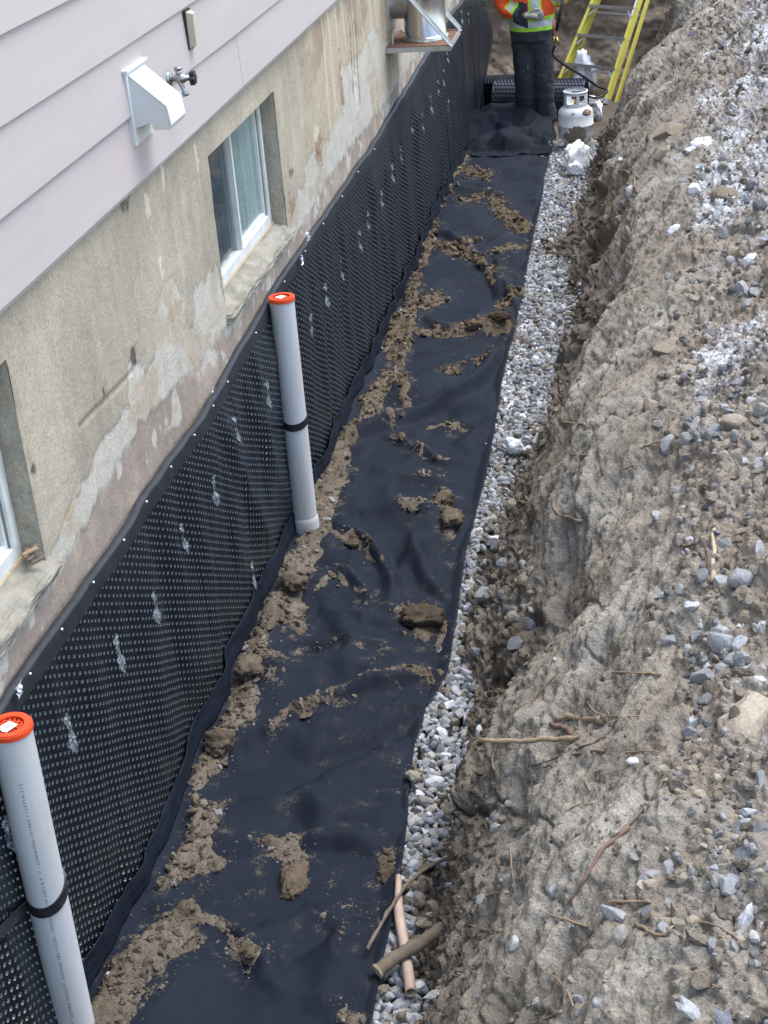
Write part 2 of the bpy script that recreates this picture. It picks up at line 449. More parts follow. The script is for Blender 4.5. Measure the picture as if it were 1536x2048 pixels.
def make_glass():
    t = NT('window glass'); t.t.nodes.remove(t.b)
    tr = t.n('ShaderNodeBsdfTransparent'); tr.inputs[0].default_value = (0.94, 0.97, 0.97, 1)
    gl = t.n('ShaderNodeBsdfGlossy'); gl.inputs['Roughness'].default_value = 0.03
    fr = t.n('ShaderNodeLayerWeight'); fr.inputs['Blend'].default_value = 0.5
    mx = t.n('ShaderNodeMixShader'); t.l(t.math('ADD', t.math('MULTIPLY', t.math('POWER', fr.outputs['Facing'], 4.0), 0.55), 0.04), mx.inputs[0])
    t.l(tr.outputs[0], mx.inputs[1]); t.l(gl.outputs[0], mx.inputs[2]); t.l(mx.outputs[0], t.out.inputs[0]); return t.m
M_GLASS = make_glass()
def make_clear():
    t = NT('clear wrinkled plastic film'); t.t.nodes.remove(t.b)
    tr = t.n('ShaderNodeBsdfTransparent'); tr.inputs[0].default_value = (0.9, 0.93, 0.95, 1)
    gl = t.n('ShaderNodeBsdfPrincipled'); gl.inputs['Base Color'].default_value = (0.55, 0.62, 0.64, 1); gl.inputs['Roughness'].default_value = 0.12
    f = t.ramp(t.noise(120, 4, 0.6), 0.50, 0.68, (0.16, 0.16, 0.16, 1), (0.9, 0.9, 0.9, 1))
    mx = t.n('ShaderNodeMixShader'); t.l(f, mx.inputs[0]); t.l(tr.outputs[0], mx.inputs[1]); t.l(gl.outputs[0], mx.inputs[2])
    t.l(mx.outputs[0], t.out.inputs[0]); return t.m
M_CLEAR = make_clear()
M_FOIL = simple('silver foil scrap', (0.75, 0.76, 0.78), 0.3, amt=0.3, metal=0.6)

# ================================================================== SETTING
# trench edge curves as functions of y
FABX = np.array([[2.0, .93], [3.17, .94], [3.9, .91], [4.5, .86], [4.75, .87], [5.0, .92], [6.0, .885], [7.0, .89], [7.75, .86], [9.2, .85], [10.4, .82], [11.5, .81], [12.8, .78]])
def fab_x(y): return np.interp(y, FABX[:, 0], FABX[:, 1]) + 0.006 * fbm(np.asarray(y, float) * 3, np.asarray(y, float) * 0 + 3.3, o=3)
TOE = np.array([[1.5, 1.12], [2.9, 1.10], [3.25, 1.15], [3.55, 1.03], [3.85, .99], [4.05, 1.10], [4.4, 1.13], [4.9, 1.11], [5.2, 1.03], [5.6, .96], [6.1, .98], [6.35, 1.04], [6.7, 1.02], [7.1, 1.12], [7.6, 1.21], [8.6, 1.21], [9.6, 1.18],
                [10.15, 1.12], [10.35, .90], [10.6, .92], [10.8, 1.10], [11.4, 1.13], [11.9, 1.17], [12.3, 1.17], [13, 1.26], [13.8, 1.40], [15, 1.55], [17, 1.7]])
def toe_x(y): return np.interp(y, TOE[:, 0], TOE[:, 1])

# ---- bank
def bank_profile():
    # offset of the steep face from x = FACE(y), height
    return np.array([[-.30, -.06], [-.22, -.02], [-.14, .04], [-.06, .13], [.02, .28], [.11, .45], [.22, .64], [.36, .83], [.52, .98], [.68, 1.09],
                     [.88, 1.19], [1.15, 1.33], [1.58, 1.57], [2.1, 1.80], [3.2, 1.98], [6, 2.1]])
def build_bank():
    ys = 1.55 * np.exp(np.arange(0, 1060) * 0.00228)
    P = bank_profile()
    seg = np.hypot(np.diff(P[:, 0]), np.diff(P[:, 1])); A = np.concatenate([[0], np.cumsum(seg)])
    af = np.concatenate([np.arange(0, A[12], 0.0056), np.linspace(A[12], A[14], 40)[1:], np.linspace(A[14], A[15], 10)[1:]])
    px = np.interp(af, A, P[:, 0]); pz = np.interp(af, A, P[:, 1])
    k = np.ones(25) / 25.0
    def sm(v): return np.convolve(np.pad(v, 12, mode='edge'), k, 'valid')
    n0 = int(A[12] / 0.0056)
    px[:n0] = sm(px)[:n0]; pz[:n0] = sm(pz)[:n0]
    tx = np.gradient(px); tz = np.gradient(pz); L = np.hypot(tx, tz); nx = -tz / L; nz = tx / L
    Y, Aa = np.meshgrid(ys, af, indexing='ij')
    face = 1.135 + 0.11 * sstep(6.7, 7.6, ys) + 0.04 * sstep(10.9, 11.8, ys) + 0.26 * sstep(12.2, 14.0, ys) + 0.05 * fbm(ys * 0.9, ys * 0 + 1.5, o=3) + 0.02 * np.sin(ys * 1.3)
    X = face[:, None] + px[None, :] + 0 * Y; Z = pz[None, :] + 0 * Y
    # toe apron follows toe_x(y)
    ap = np.clip(1 - (Aa - 0.0) / A[4], 0, 1)
    X = X - ap ** 1.2 * (face - 0.22 - toe_x(ys))[:, None]
    low = np.clip(1 - (Aa - A[3]) / 0.5, 0, 1); mid = sstep(A[5], A[6], Aa) * (1 - sstep(A[8], A[9] + .1, Aa)); top = sstep(A[8] - .05, A[9] + .15, Aa)
    D = 0.060 * fbm(Y * 1.5, Aa * 1.7, o=3, s=1)
    D += 0.020 * fbm(Y * 4.5, Aa * 4.0, o=3, s=2)
    # scrape streaks running down and along the face
    q = Y * 0.75 + Aa * 0.66; w = -Y * 0.66 + Aa * 0.75
    st = fbm(q * 2.2, w * 15, o=4, s=3); D += (mid + .25 * low) * 0.017 * st
    D -= mid * 0.008 * np.maximum(0, fbm(Y * 7, Aa * 9, o=3, s=18) - .15)
    D += mid * 0.012 * np.maximum(0, fbm(q * 3.5 + 5, w * 30, o=3, s=16))
    D += 0.012 * fbm(Y * 16, Aa * 16, o=4, s=4) * (1 - 0.5 * mid)
    D += 0.0055 * fbm(Y * 45, Aa * 45, o=3, s=5, g=.65)
    D += 0.010 * np.minimum(0, fbm(Y * 22, Aa * 30, o=3, s=19) + .15)
    # clods
    wj = 0.35 * fbm(Y * 9, Aa * 9, o=2, s=6)
    d1, c1 = worley(Y * 11 + wj, Aa * 11 + wj, 7); d2, c2 = worley(Y * 26 + wj, Aa * 26 - wj, 8); d3, c3 = worley(Y * 55, Aa * 55, 31)
    cl = np.maximum(0, 0.52 - d1) * (c1 > 0.45) * 0.060 + np.maximum(0, 0.55 - d2) * (c2 > 0.35) * 0.028 + np.maximum(0, .55 - d3) * (c3 > .4) * .017
    D += cl * (0.25 + 0.75 * np.maximum(top, low * .9)) * (1 - 0.55 * mid)
    # hollows near the toe, with ragged overhangs
    hol = sstep(0.05, 0.6, fbm(Y * 1.7, Aa * 2.2, o=3, s=12)) * sstep(A[2], A[4], Aa) * (1 - sstep(A[6], A[7], Aa))
    D -= 0.06 * hol
    crk = np.abs(fbm(Y * 2.4 + wj * .3, Aa * 3.1, o=3, s=15)); D -= 0.045 * np.exp(-(crk / 0.05) ** 2) * (0.3 + low) * (1 - top * .7)
    fade = sstep(0, 0.10, Aa); D *= (0.15 + 0.85 * fade) * (1 - .5 * sstep(11.2, 11.9, Y) * low)
    X = X + nx[None, :] * D; Z = Z + nz[None, :] * D
    Yj = Y + 0.006 * fbm(Y * 20, Aa * 20, o=2, s=21)
    V = np.stack([X, Yj, Z], -1).reshape(-1, 3)
    F = grid_faces(*Y.shape)[:, ::-1]
    # soil colours
    base = np.array([0.282, 0.252, 0.210]); grey = np.array([0.345, 0.325, 0.285]); dark = np.array([0.125, 0.105, 0.083]); brown = np.array([0.235, 0.19, 0.145])
    n1 = sstep(-.35, .4, fbm(Y * 2.2, Aa * 2.2, o=4, s=30)); n2 = sstep(-.1, .6, fbm(Y * 3.3, Aa * 5, o=4, s=33)); n3 = sstep(.05, .5, fbm(Y * 6, Aa * 6, o=4, s=36))
    c = base + (grey - base) * (n1 * (0.35 + 0.65 * mid))[..., None]
    c = c + (brown - c) * (n2 * 0.6 * (1 - mid * .6))[..., None]
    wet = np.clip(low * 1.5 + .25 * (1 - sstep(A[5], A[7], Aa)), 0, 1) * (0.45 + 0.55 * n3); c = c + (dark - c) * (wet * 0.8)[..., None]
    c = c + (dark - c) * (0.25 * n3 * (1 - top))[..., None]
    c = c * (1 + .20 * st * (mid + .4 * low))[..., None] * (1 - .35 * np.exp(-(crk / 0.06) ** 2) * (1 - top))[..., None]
    # frost lies on the top of the spoil, more of it further along
    fr = top * (0.42 + 0.34 * fbm(Y * 1.6, Aa * 1.8, o=4, s=40) + 0.10 * sstep(6, 10, Y)) + 0.10 * sstep(4, 11, Y) * mid * (0.5 + fbm(Y * 3, Aa * 3, o=3, s=44)) + 0.08 * (cl > .012) * top
    c = np.concatenate([c, np.clip(fr, -0.2, 0.75)[..., None]], -1).reshape(-1, 4)
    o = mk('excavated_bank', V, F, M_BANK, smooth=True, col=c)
    tag(o, kind='structure')
    return V, F, Y.shape, af, A, nx, nz
BV, BF, BSH, BA, BAK, BNX, BNZ = build_bank()
_bvh = BVHTree.FromPolygons(BV.tolist(), BF.tolist())
def bank_hit(u, v):
    d = Vector(ray(u, v)).normalized(); r = _bvh.ray_cast(Vector(CAM), d)
    if r[0] is None: return None
    return np.array(r[0]), np.array(r[1])
def bank_down(x, y):
    r = _bvh.ray_cast(Vector((x, y, 6)), Vector((0, 0, -1)))
    return None if r[0] is None else r[0].z

# ---- trench floor, end bank, far ground
def build_floor():
    ys = np.linspace(-2, 17, 380); xs = np.linspace(-0.6, 1.7, 60)
    Y, X = np.meshgrid(ys, xs, indexing='ij')
    Z = -0.035 + 0.01 * fbm(X * 6, Y * 6, o=4) + 0.05 * sstep(13, 15.2, Y)
    c = np.array([0.12, 0.10, 0.08]) * (1 + 0.3 * fbm(X * 4, Y * 4, o=3, s=3))[..., None]
    c = np.concatenate([c, np.zeros(c.shape[:2] + (1,))], -1)
    o = mk('trench_floor', np.stack([X, Y, Z], -1).reshape(-1, 3), grid_faces(*Y.shape)[:, ::-1], M_BANK, smooth=True, col=c.reshape(-1, 4)); tag(o, kind='structure')
build_floor()
def build_end():
    xs = np.linspace(-4, 6, 500); a = np.concatenate([np.linspace(0, 2.3, 150), np.linspace(2.4, 6, 12)])
    P = np.array([[0, -.05], [.12, .12], [.22, .4], [.30, .8], [.55, 1.4], [.9, 1.95], [4.5, 2.1]])
    A = np.concatenate([[0], np.cumsum(np.hypot(*np.diff(P, axis=0).T))])
    py = np.interp(a, A, P[:, 0]); pz = np.interp(a, A, P[:, 1])
    X, Aa = np.meshgrid(xs, a, indexing='ij')
    D = 0.10 * fbm(X * 1.6, Aa * 1.6, o=3, s=51) + 0.05 * fbm(X * 5, Aa * 5, o=4, s=52) + 0.012 * fbm(X * 30, Aa * 30, o=3, s=53)
    Y = 15.62 + py[None, :] - D * 0.9; Z = pz[None, :] + D * 0.4
    c = np.array([0.29, 0.24, 0.185]) * (1 + 0.35 * fbm(X * 3, Aa * 3, o=4, s=55))[..., None]
    c = np.concatenate([c, 0.05 + 0.12 * fbm(X * 2, Aa * 2, o=3, s=58)[..., None]], -1)
    o = mk('end_bank', np.stack([X, Y, Z], -1).reshape(-1, 3), grid_faces(*X.shape), M_BANK, smooth=True, col=c.reshape(-1, 4)); tag(o, kind='structure')
build_end()
g = MB()
g.add([(6.9, -300, 1.9), (300, -300, 1.9), (300, 300, 1.9), (6.9, 300, 1.9)], [(0, 1, 2, 3)])
g.add([(-300, 19.5, 1.9), (6.89, 19.5, 1.9), (6.89, 300, 1.9), (-300, 300, 1.9)], [(0, 1, 2, 3)])
tag(g.build('ground', M_GROUND), kind='structure')

# ================================================================== HOUSE
HOUSE = thing('house', (-4, 8, 0), 'house with pale mauve board siding above a stained concrete foundation wall', 'house')
W1 = (2.35, 3.59, 1.335, 1.98)     # y0, y1, z0, z1 of the window openings
W2 = (5.655, 6.78, 1.335, 1.98)
ZS = 2.14                           # bottom of siding
def in_poly(py, pz, poly):
    ins = np.zeros(py.shape, bool); n = len(poly)
    for i in range(n):
        (a, b), (c, d) = poly[i], poly[(i + 1) % n]
        ins ^= ((b > pz) != (d > pz)) & (py < (c - a) * (pz - b) / (d - b + 1e-12) + a)
    return ins
def build_foundation():
    ys = np.unique(np.concatenate([np.arange(1.0, 3.0, 0.05), np.arange(3.0, 8.5, 0.009), np.arange(8.5, 14.901, 0.016), [W1[0], W1[1], W2[0], W2[1], 14.9]]))
    zs = np.unique(np.concatenate([[-0.3, 0.5], np.arange(1.0, 2.2, 0.0085), [W1[2], W1[3], 2.2]]))
    def clean(v, keep):
        return np.array([q for q in v if q in keep or min(abs(q - k) for k in keep) > .0045])
    ys = clean(ys, [W1[0], W1[1], W2[0], W2[1]]); zs = clean(zs, [W1[2], W1[3]])
    Y, Z = np.meshgrid(ys, zs, indexing='ij')
    rag = 0.030 * fbm(Y * 14, Z * 14, o=4, s=61); ragy = 0.025 * fbm(Y * 12 + 5, Z * 12, o=4, s=66)
    zb = np.array([[1, 1.30], [3.45, 1.28], [3.6, 1.31], [3.75, 1.37], [4.0, 1.44], [4.42, 1.47], [4.5, 1.60], [4.56, 1.58], [4.62, 1.50], [4.76, 1.50], [4.80, 1.62], [4.95, 1.73], [5.05, 1.71], [5.13, 1.60], [5.17, 1.45], [5.22, 1.45], [5.25, 1.56], [5.60, 1.55], [5.68, 1.30], [6.8, 1.27], [7.0, 1.40], [7.4, 1.52], [7.9, 1.45], [8.3, 1.75], [8.8, 1.70], [9.3, 1.80], [10, 1.5], [15, 1.45]])
    zl = np.array([[1, 1.25], [3.6, 1.25], [4.1, 1.31], [4.5, 1.36], [5.0, 1.31], [5.4, 1.28], [5.7, 1.25], [6.9, 1.24], [8, 1.30], [9, 1.27], [12, 1.27], [15, 1.3]])
    up = np.interp(Y + ragy, zb[:, 0], zb[:, 1]) + rag; lo = np.interp(Y, zl[:, 0], zl[:, 1]) + rag * 0.8
    parge = sstep(-0.006, 0.006, Z - up); cream = sstep(-0.01, 0.012, Z - lo) * (1 - parge)
    x = -0.026 + 0.007 * parge + 0.004 * cream + 0.002 * fbm(Y * 9, Z * 9, o=4, s=62) + 0.004 * fbm(Y * 1.1, Z * 1.3, o=2, s=63)
    stucco = np.array([0.50, 0.436, 0.345]); stuccod = np.array([0.34, 0.297, 0.24]); cr = np.array([0.56, 0.525, 0.455]); bare = np.array([0.365, 0.30, 0.25]); rust = np.array([0.42, 0.28, 0.15])
    n1 = sstep(-.3, .5, fbm(Y * 1.4, Z * 1.8, o=4, s=70)); n2 = sstep(0, .6, fbm(Y * 7, Z * 1.3, o=4, s=71)); n3 = sstep(.1, .6, fbm(Y * 5, Z * 5, o=4, s=72))
    c = stucco + (stuccod - stucco) * (0.45 * n1 + 0.30 * n2)[..., None]
    far = sstep(6.9, 8.0, Y); warm = np.array([0.50, 0.40, 0.28])
    c = c + (warm - c) * (far * 0.55)[..., None]
    blot = far * sstep(.15, .5, fbm(Y * 2.2, Z * 3, o=4, s=76)); c = c + (np.array([0.30, 0.21, 0.15]) - c) * (blot * .6)[..., None]
    drip = far * sstep(.25, .6, fbm(Y * 11, Z * 0.9, o=3, s=77)); c = c + (np.array([.66, .6, .5]) - c) * (drip * .55)[..., None]
    ccr = cr + (np.array([.52, .45, .36]) - cr) * n3[..., None]
    ccr = ccr + (rust - ccr) * (sstep(.15, .55, fbm(Y * 6 + 3, Z * 9, o=4, s=73)) * .38)[..., None]
    cb = bare + (np.array([.47, .38, .31]) - bare) * n3[..., None]
    cb = cb + (np.array([.66, .62, .56]) - cb) * (sstep(.38, .55, fbm(Y * 9, Z * 9, o=4, s=75)) * .7)[..., None]
    c = c * parge[..., None] + (1 - parge)[..., None] * (ccr * cream[..., None] + cb * (1 - cream)[..., None])
    edge = np.exp(-((Z - lo) / 0.012) ** 2) * (1 - parge) * (fbm(Y * 4, Z * 4, o=2, s=78) > -.1); c = c + (np.array([.70, .66, .58]) - c) * (edge * .6)[..., None]
    # dark vertical rust runs near the chimney and small chips
    for (yy, w, z0, z1) in ((8.62, .018, 1.55, 2.2), (8.78, .012, 1.45, 2.2), (8.70, .010, 1.35, 1.8)):
        k = np.exp(-((Y - yy - .01 * fbm(Z * 9, Z * 0 + yy)) / w) ** 2) * (Z > z0) * (fbm(Z * 12, Y * 30, o=3, s=79) > -.25); c = c + (np.array([.13, .075, .05]) - c) * (k * .85)[..., None]
    for (u, v, sy, sz, col) in ((280, 712, .03, .035, (.05, .045, .045)), (262, 410, .035, .03, (.13, .10, .07)), (80, 938, .015, .02, (.06, .055, .05)), (308, 415, .03, .05, (.68, .63, .54)), (332, 528, .02, .04, (.7, .66, .58)), (335, 350, .015, .05, (.66, .6, .5)), (720, 195, .04, .10, (.75, .7, .62)), (400, 310, .02, .06, (.66, .6, .5)), (220, 780, .012, .02, (.07, .06, .06)), (590, 345, .05, .02, (.2, .13, .09)), (590, 410, .06, .06, (.30, .19, .12)), (645, 300, .1, .10, (.33, .20, .13)), (690, 170, .05, .16, (.30, .18, .11)), (640, 270, .06, .05, (.68, .6, .47))):
        p = wall_pt(u, v); r = np.hypot((Y - p[1]) / sy, (Z - p[2]) / sz) + .7 * fbm(Y * 40, Z * 40, o=3, s=int(u)); k = 1 - sstep(.75, 1.0, r); c = c + (np.array(col) - c) * (k * .8)[..., None]
    # scraped groove
    a, b = wall_pt(170, 855), wall_pt(282, 738); t = np.clip((Y - a[1]) / (b[1] - a[1]), 0, 1); gz = a[2] + (b[2] - a[2]) * t
    k = np.exp(-((Z - gz) / .008) ** 2) * (t > 0) * (t < 1); x = x - 0.006 * k; c = c * (1 - .35 * k[..., None])
    keep = np.ones((len(ys) - 1, len(zs) - 1), bool)
    yc = (ys[1:] + ys[:-1]) / 2; zc = (zs[1:] + zs[:-1]) / 2
    for w in (W1, W2): keep &= ~(((yc > w[0]) & (yc < w[1]))[:, None] & ((zc > w[2]) & (zc < w[3]))[None, :])
    F = grid_faces(len(ys), len(zs))[keep.ravel()]
    mk('foundation_wall', np.stack([x, Y, Z], -1).reshape(-1, 3), F, M_CONC, HOUSE, True, c.reshape(-1, 3))
    mb = MB(); mb.box((-8, 14.90, -.3), (-.026, 14.99, 2.2)); e = mb.build('foundation_end_wall', M_CONC, HOUSE)
    a = e.data.color_attributes.new('Col', 'FLOAT_COLOR', 'POINT'); a.data.foreach_set('color', np.tile([0.43, .36, .28, 1], len(e.data.vertices)))
build_foundation()

def build_siding():
    k = 0; z = ZS; joints = {0: [6.15], 1: [10.2], 2: [2.9], 3: [9.7], 4: [5], 5: [8.3], 6: [12], 7: [4], 8: [9], 9: [6], 10: [11], 11: [3.3], 12: [7.7], 13: [5]}
    while z < 5.2:
        ends = [0.9] + joints.get(k, [7]) + [14.98]
        for a, b in zip(ends[:-1], ends[1:]):
            n = 60; yy = np.linspace(a + 0.0022, b - 0.0022, n)
            wv = 0.0015 * fbm(yy * 1.3, yy * 0 + k * 3.1, o=3, s=90); zw = 0.0012 * fbm(yy * 0.9, yy * 0 + k * 1.7, o=2, s=91)
            pr = [(-.004, .0), (.009, .0), (.0115, .003), (.0115, .006), (-.001, .232), (-.010, .232)]
            V = np.array([(0.011 + px + wv[i], yy[i], z + pz + zw[i]) for i in range(n) for (px, pz) in pr])
            F = [(i * 6 + j, i * 6 + (j + 1) % 6, (i + 1) * 6 + (j + 1) % 6, (i + 1) * 6 + j) for i in range(n - 1) for j in range(6)]
            F += [tuple(range(6))[::-1], tuple((n - 1) * 6 + j for j in range(6))]
            mk('siding_board', V, [f[::-1] for f in F], M_SIDING, HOUSE)
        z += 0.2165; k += 1
    mb = MB(); mb.box((-.30, .9, 2.205), (-.002, 14.97, 5.25)); mb.box((-8, 14.86, 2.205), (-.31, 14.97, 5.25)); mb.box((-.03, .9, 2.12), (.004, 14.97, 2.1395))
    mb.build('sheathing', M_SIDING, HOUSE)
    mb = MB(); mb.box((-9, .3, 5.26), (.25, 15.4, 5.42)); mb.build('eaves', M_WHITE, HOUSE)
build_siding()

def build_window(w, label):
    y0, y1, z0, z1 = w
    D = -0.092
    n = 40
    win = bpy.data.objects.new('window', None); COL.objects.link(win); win.parent = HOUSE; win.location = np.array([D, (y0 + y1) / 2, z0]) - np.array(HOUSE.location)
    win['label'] = label
    # reveals: rough parged jambs and head
    for (nm, pts) in (('jamb', [(y0, z0, z1, -1)]), ('jamb', [(y1, z0, z1, 1)])):
        yj, a, b, sgn = pts[0]
        zz = np.linspace(a - .03, b, n); dd = np.linspace(-.03, -.105, 14)
        Zg, Xg = np.meshgrid(zz, dd, indexing='ij')
        Yg = yj + 0.006 * fbm(Zg * 12, Xg * 12, o=3, s=int(yj * 10)) * sstep(-.03, -.05, Xg) + sgn * 0.002
        c = np.array([.42, .38, .315]) * (1 + .3 * fbm(Zg * 6, Xg * 8, o=4, s=3))[..., None]
        mk('jamb', np.stack([Xg + .008, Yg, Zg], -1).reshape(-1, 3), grid_faces(n, 14), M_CONC, win, True, c.reshape(-1, 3))
    zz = np.linspace(y0, y1, n); dd = np.linspace(-.03, -.105, 10); Yg, Xg = np.meshgrid(zz, dd, indexing='ij')
    c = np.array([.42, .38, .315]) * (1 + .3 * fbm(Yg * 6, Xg * 8, o=4, s=4))[..., None]
    mk('lintel', np.stack([Xg + .008, Yg, z1 + .001 + .004 * fbm(Yg * 9, Xg * 9, o=3)], -1).reshape(-1, 3), grid_faces(n, 10), M_CONC, win, True, c.reshape(-1, 3))
    # sill: lumpy sloping concrete with a rounded nose
    prof = np.array([(-.175, .035), (-.10, .030), (-.05, .014), (-.01, -.004), (.006, -.014), (.008, -.030), (.002, -.050), (-.03, -.056)])
    ny = 110; yy = np.linspace(y0 - .03, y1 + .05, ny); pp = np.array([np.interp(np.linspace(0, 7, 36), range(8), prof[:, k]) for k in (0, 1)]).T
    Yg, K = np.meshgrid(yy, np.arange(36), indexing='ij'); nn = 0.010 * fbm(Yg * 7, K * .25, o=4, s=9) + .004 * fbm(Yg * 30, K * .9, o=3, s=8)
    Xs = pp[K, 0] + nn * (K > 12); Xs[:2] = np.minimum(Xs[:2], -.032); Xs[-2:] = np.minimum(Xs[-2:], -.032); Zs = z0 + pp[K, 1] + nn
    mk('sill', np.stack([Xs, Yg, Zs], -1).reshape(-1, 3), grid_faces(ny, 36), M_MOSS, win, True)
    # vinyl frame set in the opening
    fz0 = z0 + .034; fw = .042
    mb = MB()
    for (a, b, c_, d) in ((y0, y0 + fw, fz0, z1), (y1 - fw, y1, fz0, z1)): mb.box((D - .05, a, c_), (D, b, d))
    mb.box((D - .05, y0 + fw, fz0), (D + .004, y1 - fw, fz0 + fw)); mb.box((D - .05, y0 + fw, z1 - fw), (D, y1 - fw, z1))
    mb.box((D - .004, y1 - fw - .012, fz0 + fw), (D + .006, y1 - fw + .012, z1 - .004))
    fr = mb.build('frame', M_VINYL, win)
    ym = (y0 + y1) / 2 + .01
    mb = MB(); mb.box((D - .03, ym - .009, fz0 + fw), (D + .004, ym + .009, z1 - fw)); mb.build('meeting_rail', M_VINYL, win)
    mb = MB()
    for (a, b) in ((ym + .010, ym + .018), (y1 - fw - .030, y1 - fw - .013)): mb.box((D - .035, a, fz0 + fw), (D - .012, b, z1 - fw))
    mb.box((D - .035, ym + .018, fz0 + fw), (D - .012, y1 - fw - .03, fz0 + fw + .018)); mb.build('sash', M_VINYL, win)
    for (a, b, xo) in ((y0 + fw, ym - .009, -.020), (ym + .018, y1 - fw - .030, -.024)):
        mb = MB(); mb.box((D + xo - .004, a, fz0 + fw), (D + xo, b, z1 - fw)); mb.build('pane', M_GLASS, win)
    mb = MB(); mb.box((D - .04, y0, fz0 - .012), (D + .010, y1, fz0 - .002)); mb.build('sill_board', M_CUT, win)
    # room behind and a curtain behind the sliding sash
    mb = MB(); a, b = y0 - .2, y1 + .2
    mb.add([(D - .8, a, 1.0), (D - .8, b, 1.0), (D - .8, b, 2.1), (D - .8, a, 2.1), (D - .052, a, 1.0), (D - .052, b, 1.0), (D - .052, b, 2.1), (D - .052, a, 2.1)],
           [(0, 1, 2, 3), (0, 4, 5, 1), (3, 2, 6, 7), (0, 3, 7, 4), (1, 5, 6, 2)]); mb.build('room', M_DARKROOM, HOUSE)
    for (a, b, nm, mt, fq) in ((ym + .004, y1 - .02, 'curtain', M_CURT, 150), (y0 + .01, ym - .004, 'blind', M_BLIND, 240)):
        yy = np.linspace(a, b, 140); V = []
        for y in yy: V += [(D - .039 + .005 * math.sin(y * fq) + .003 * math.sin(y * 61), y, fz0 + .02), (D - .039 + .005 * math.sin(y * fq + .4), y, z1 - .01)]
        mk(nm, V, grid_faces(140, 2), mt, win, True)
build_window(W2, 'white slider window in a deep concrete recess, curtain behind the right pane')
build_window(W1, 'white framed window cut off by the left edge of the picture')

# ================================================================== DRAINAGE MEMBRANE
MTOP = np.array([[1, 1.16], [3.2, 1.165], [5.4, 1.12], [6.2, 1.175], [8.86, 1.155], [9.7, 1.17], [11.4, 1.21], [12.66, 1.25], [13.6, 1.21], [14.3, 1.10], [14.8, 1.0], [15.2, .8]])
def memb_x(Y, Z):
    x = 0.018 + 0.022 * fbm(Y * 3.4, Z * 0.7, o=2, s=101) + 0.007 * fbm(Y * 8, Z * 2.2, o=3, s=102)
    # buckled diagonal folds by the first seam
    q = (Y - 5.6) + 0.55 * (Z - .6); x = x + 0.020 * np.exp(-((q + .10) / .07) ** 2) * sstep(0, .3, Z) * (1 - sstep(.9, 1.1, Z)) + 0.016 * np.exp(-((q - .28) / .08) ** 2) * (1 - sstep(.8, 1.05, Z))
    x = x + 0.008 * np.sin(Y * 21 + 1.3 * np.sin(Z * 3)) * sstep(7.5, 9, Y) * (1 - sstep(.9, 1.15, Z))
    # loose end at the house corner bulges out
    e = sstep(14.25, 14.82, Y); x = x * (1 - .6 * sstep(13, 14, Y)) + e * 0.09 * np.exp(-((Z - .68) / .30) ** 2)
    return np.maximum(x * (.25 + .75 * sstep(.04, .30, 1.2 - Z)), 0.0) + 0.004
MEMB = thing('drainage_membrane', (0.01, 8, 0), 'black dimpled drainage membrane sheet covering the lower foundation wall', 'membrane')
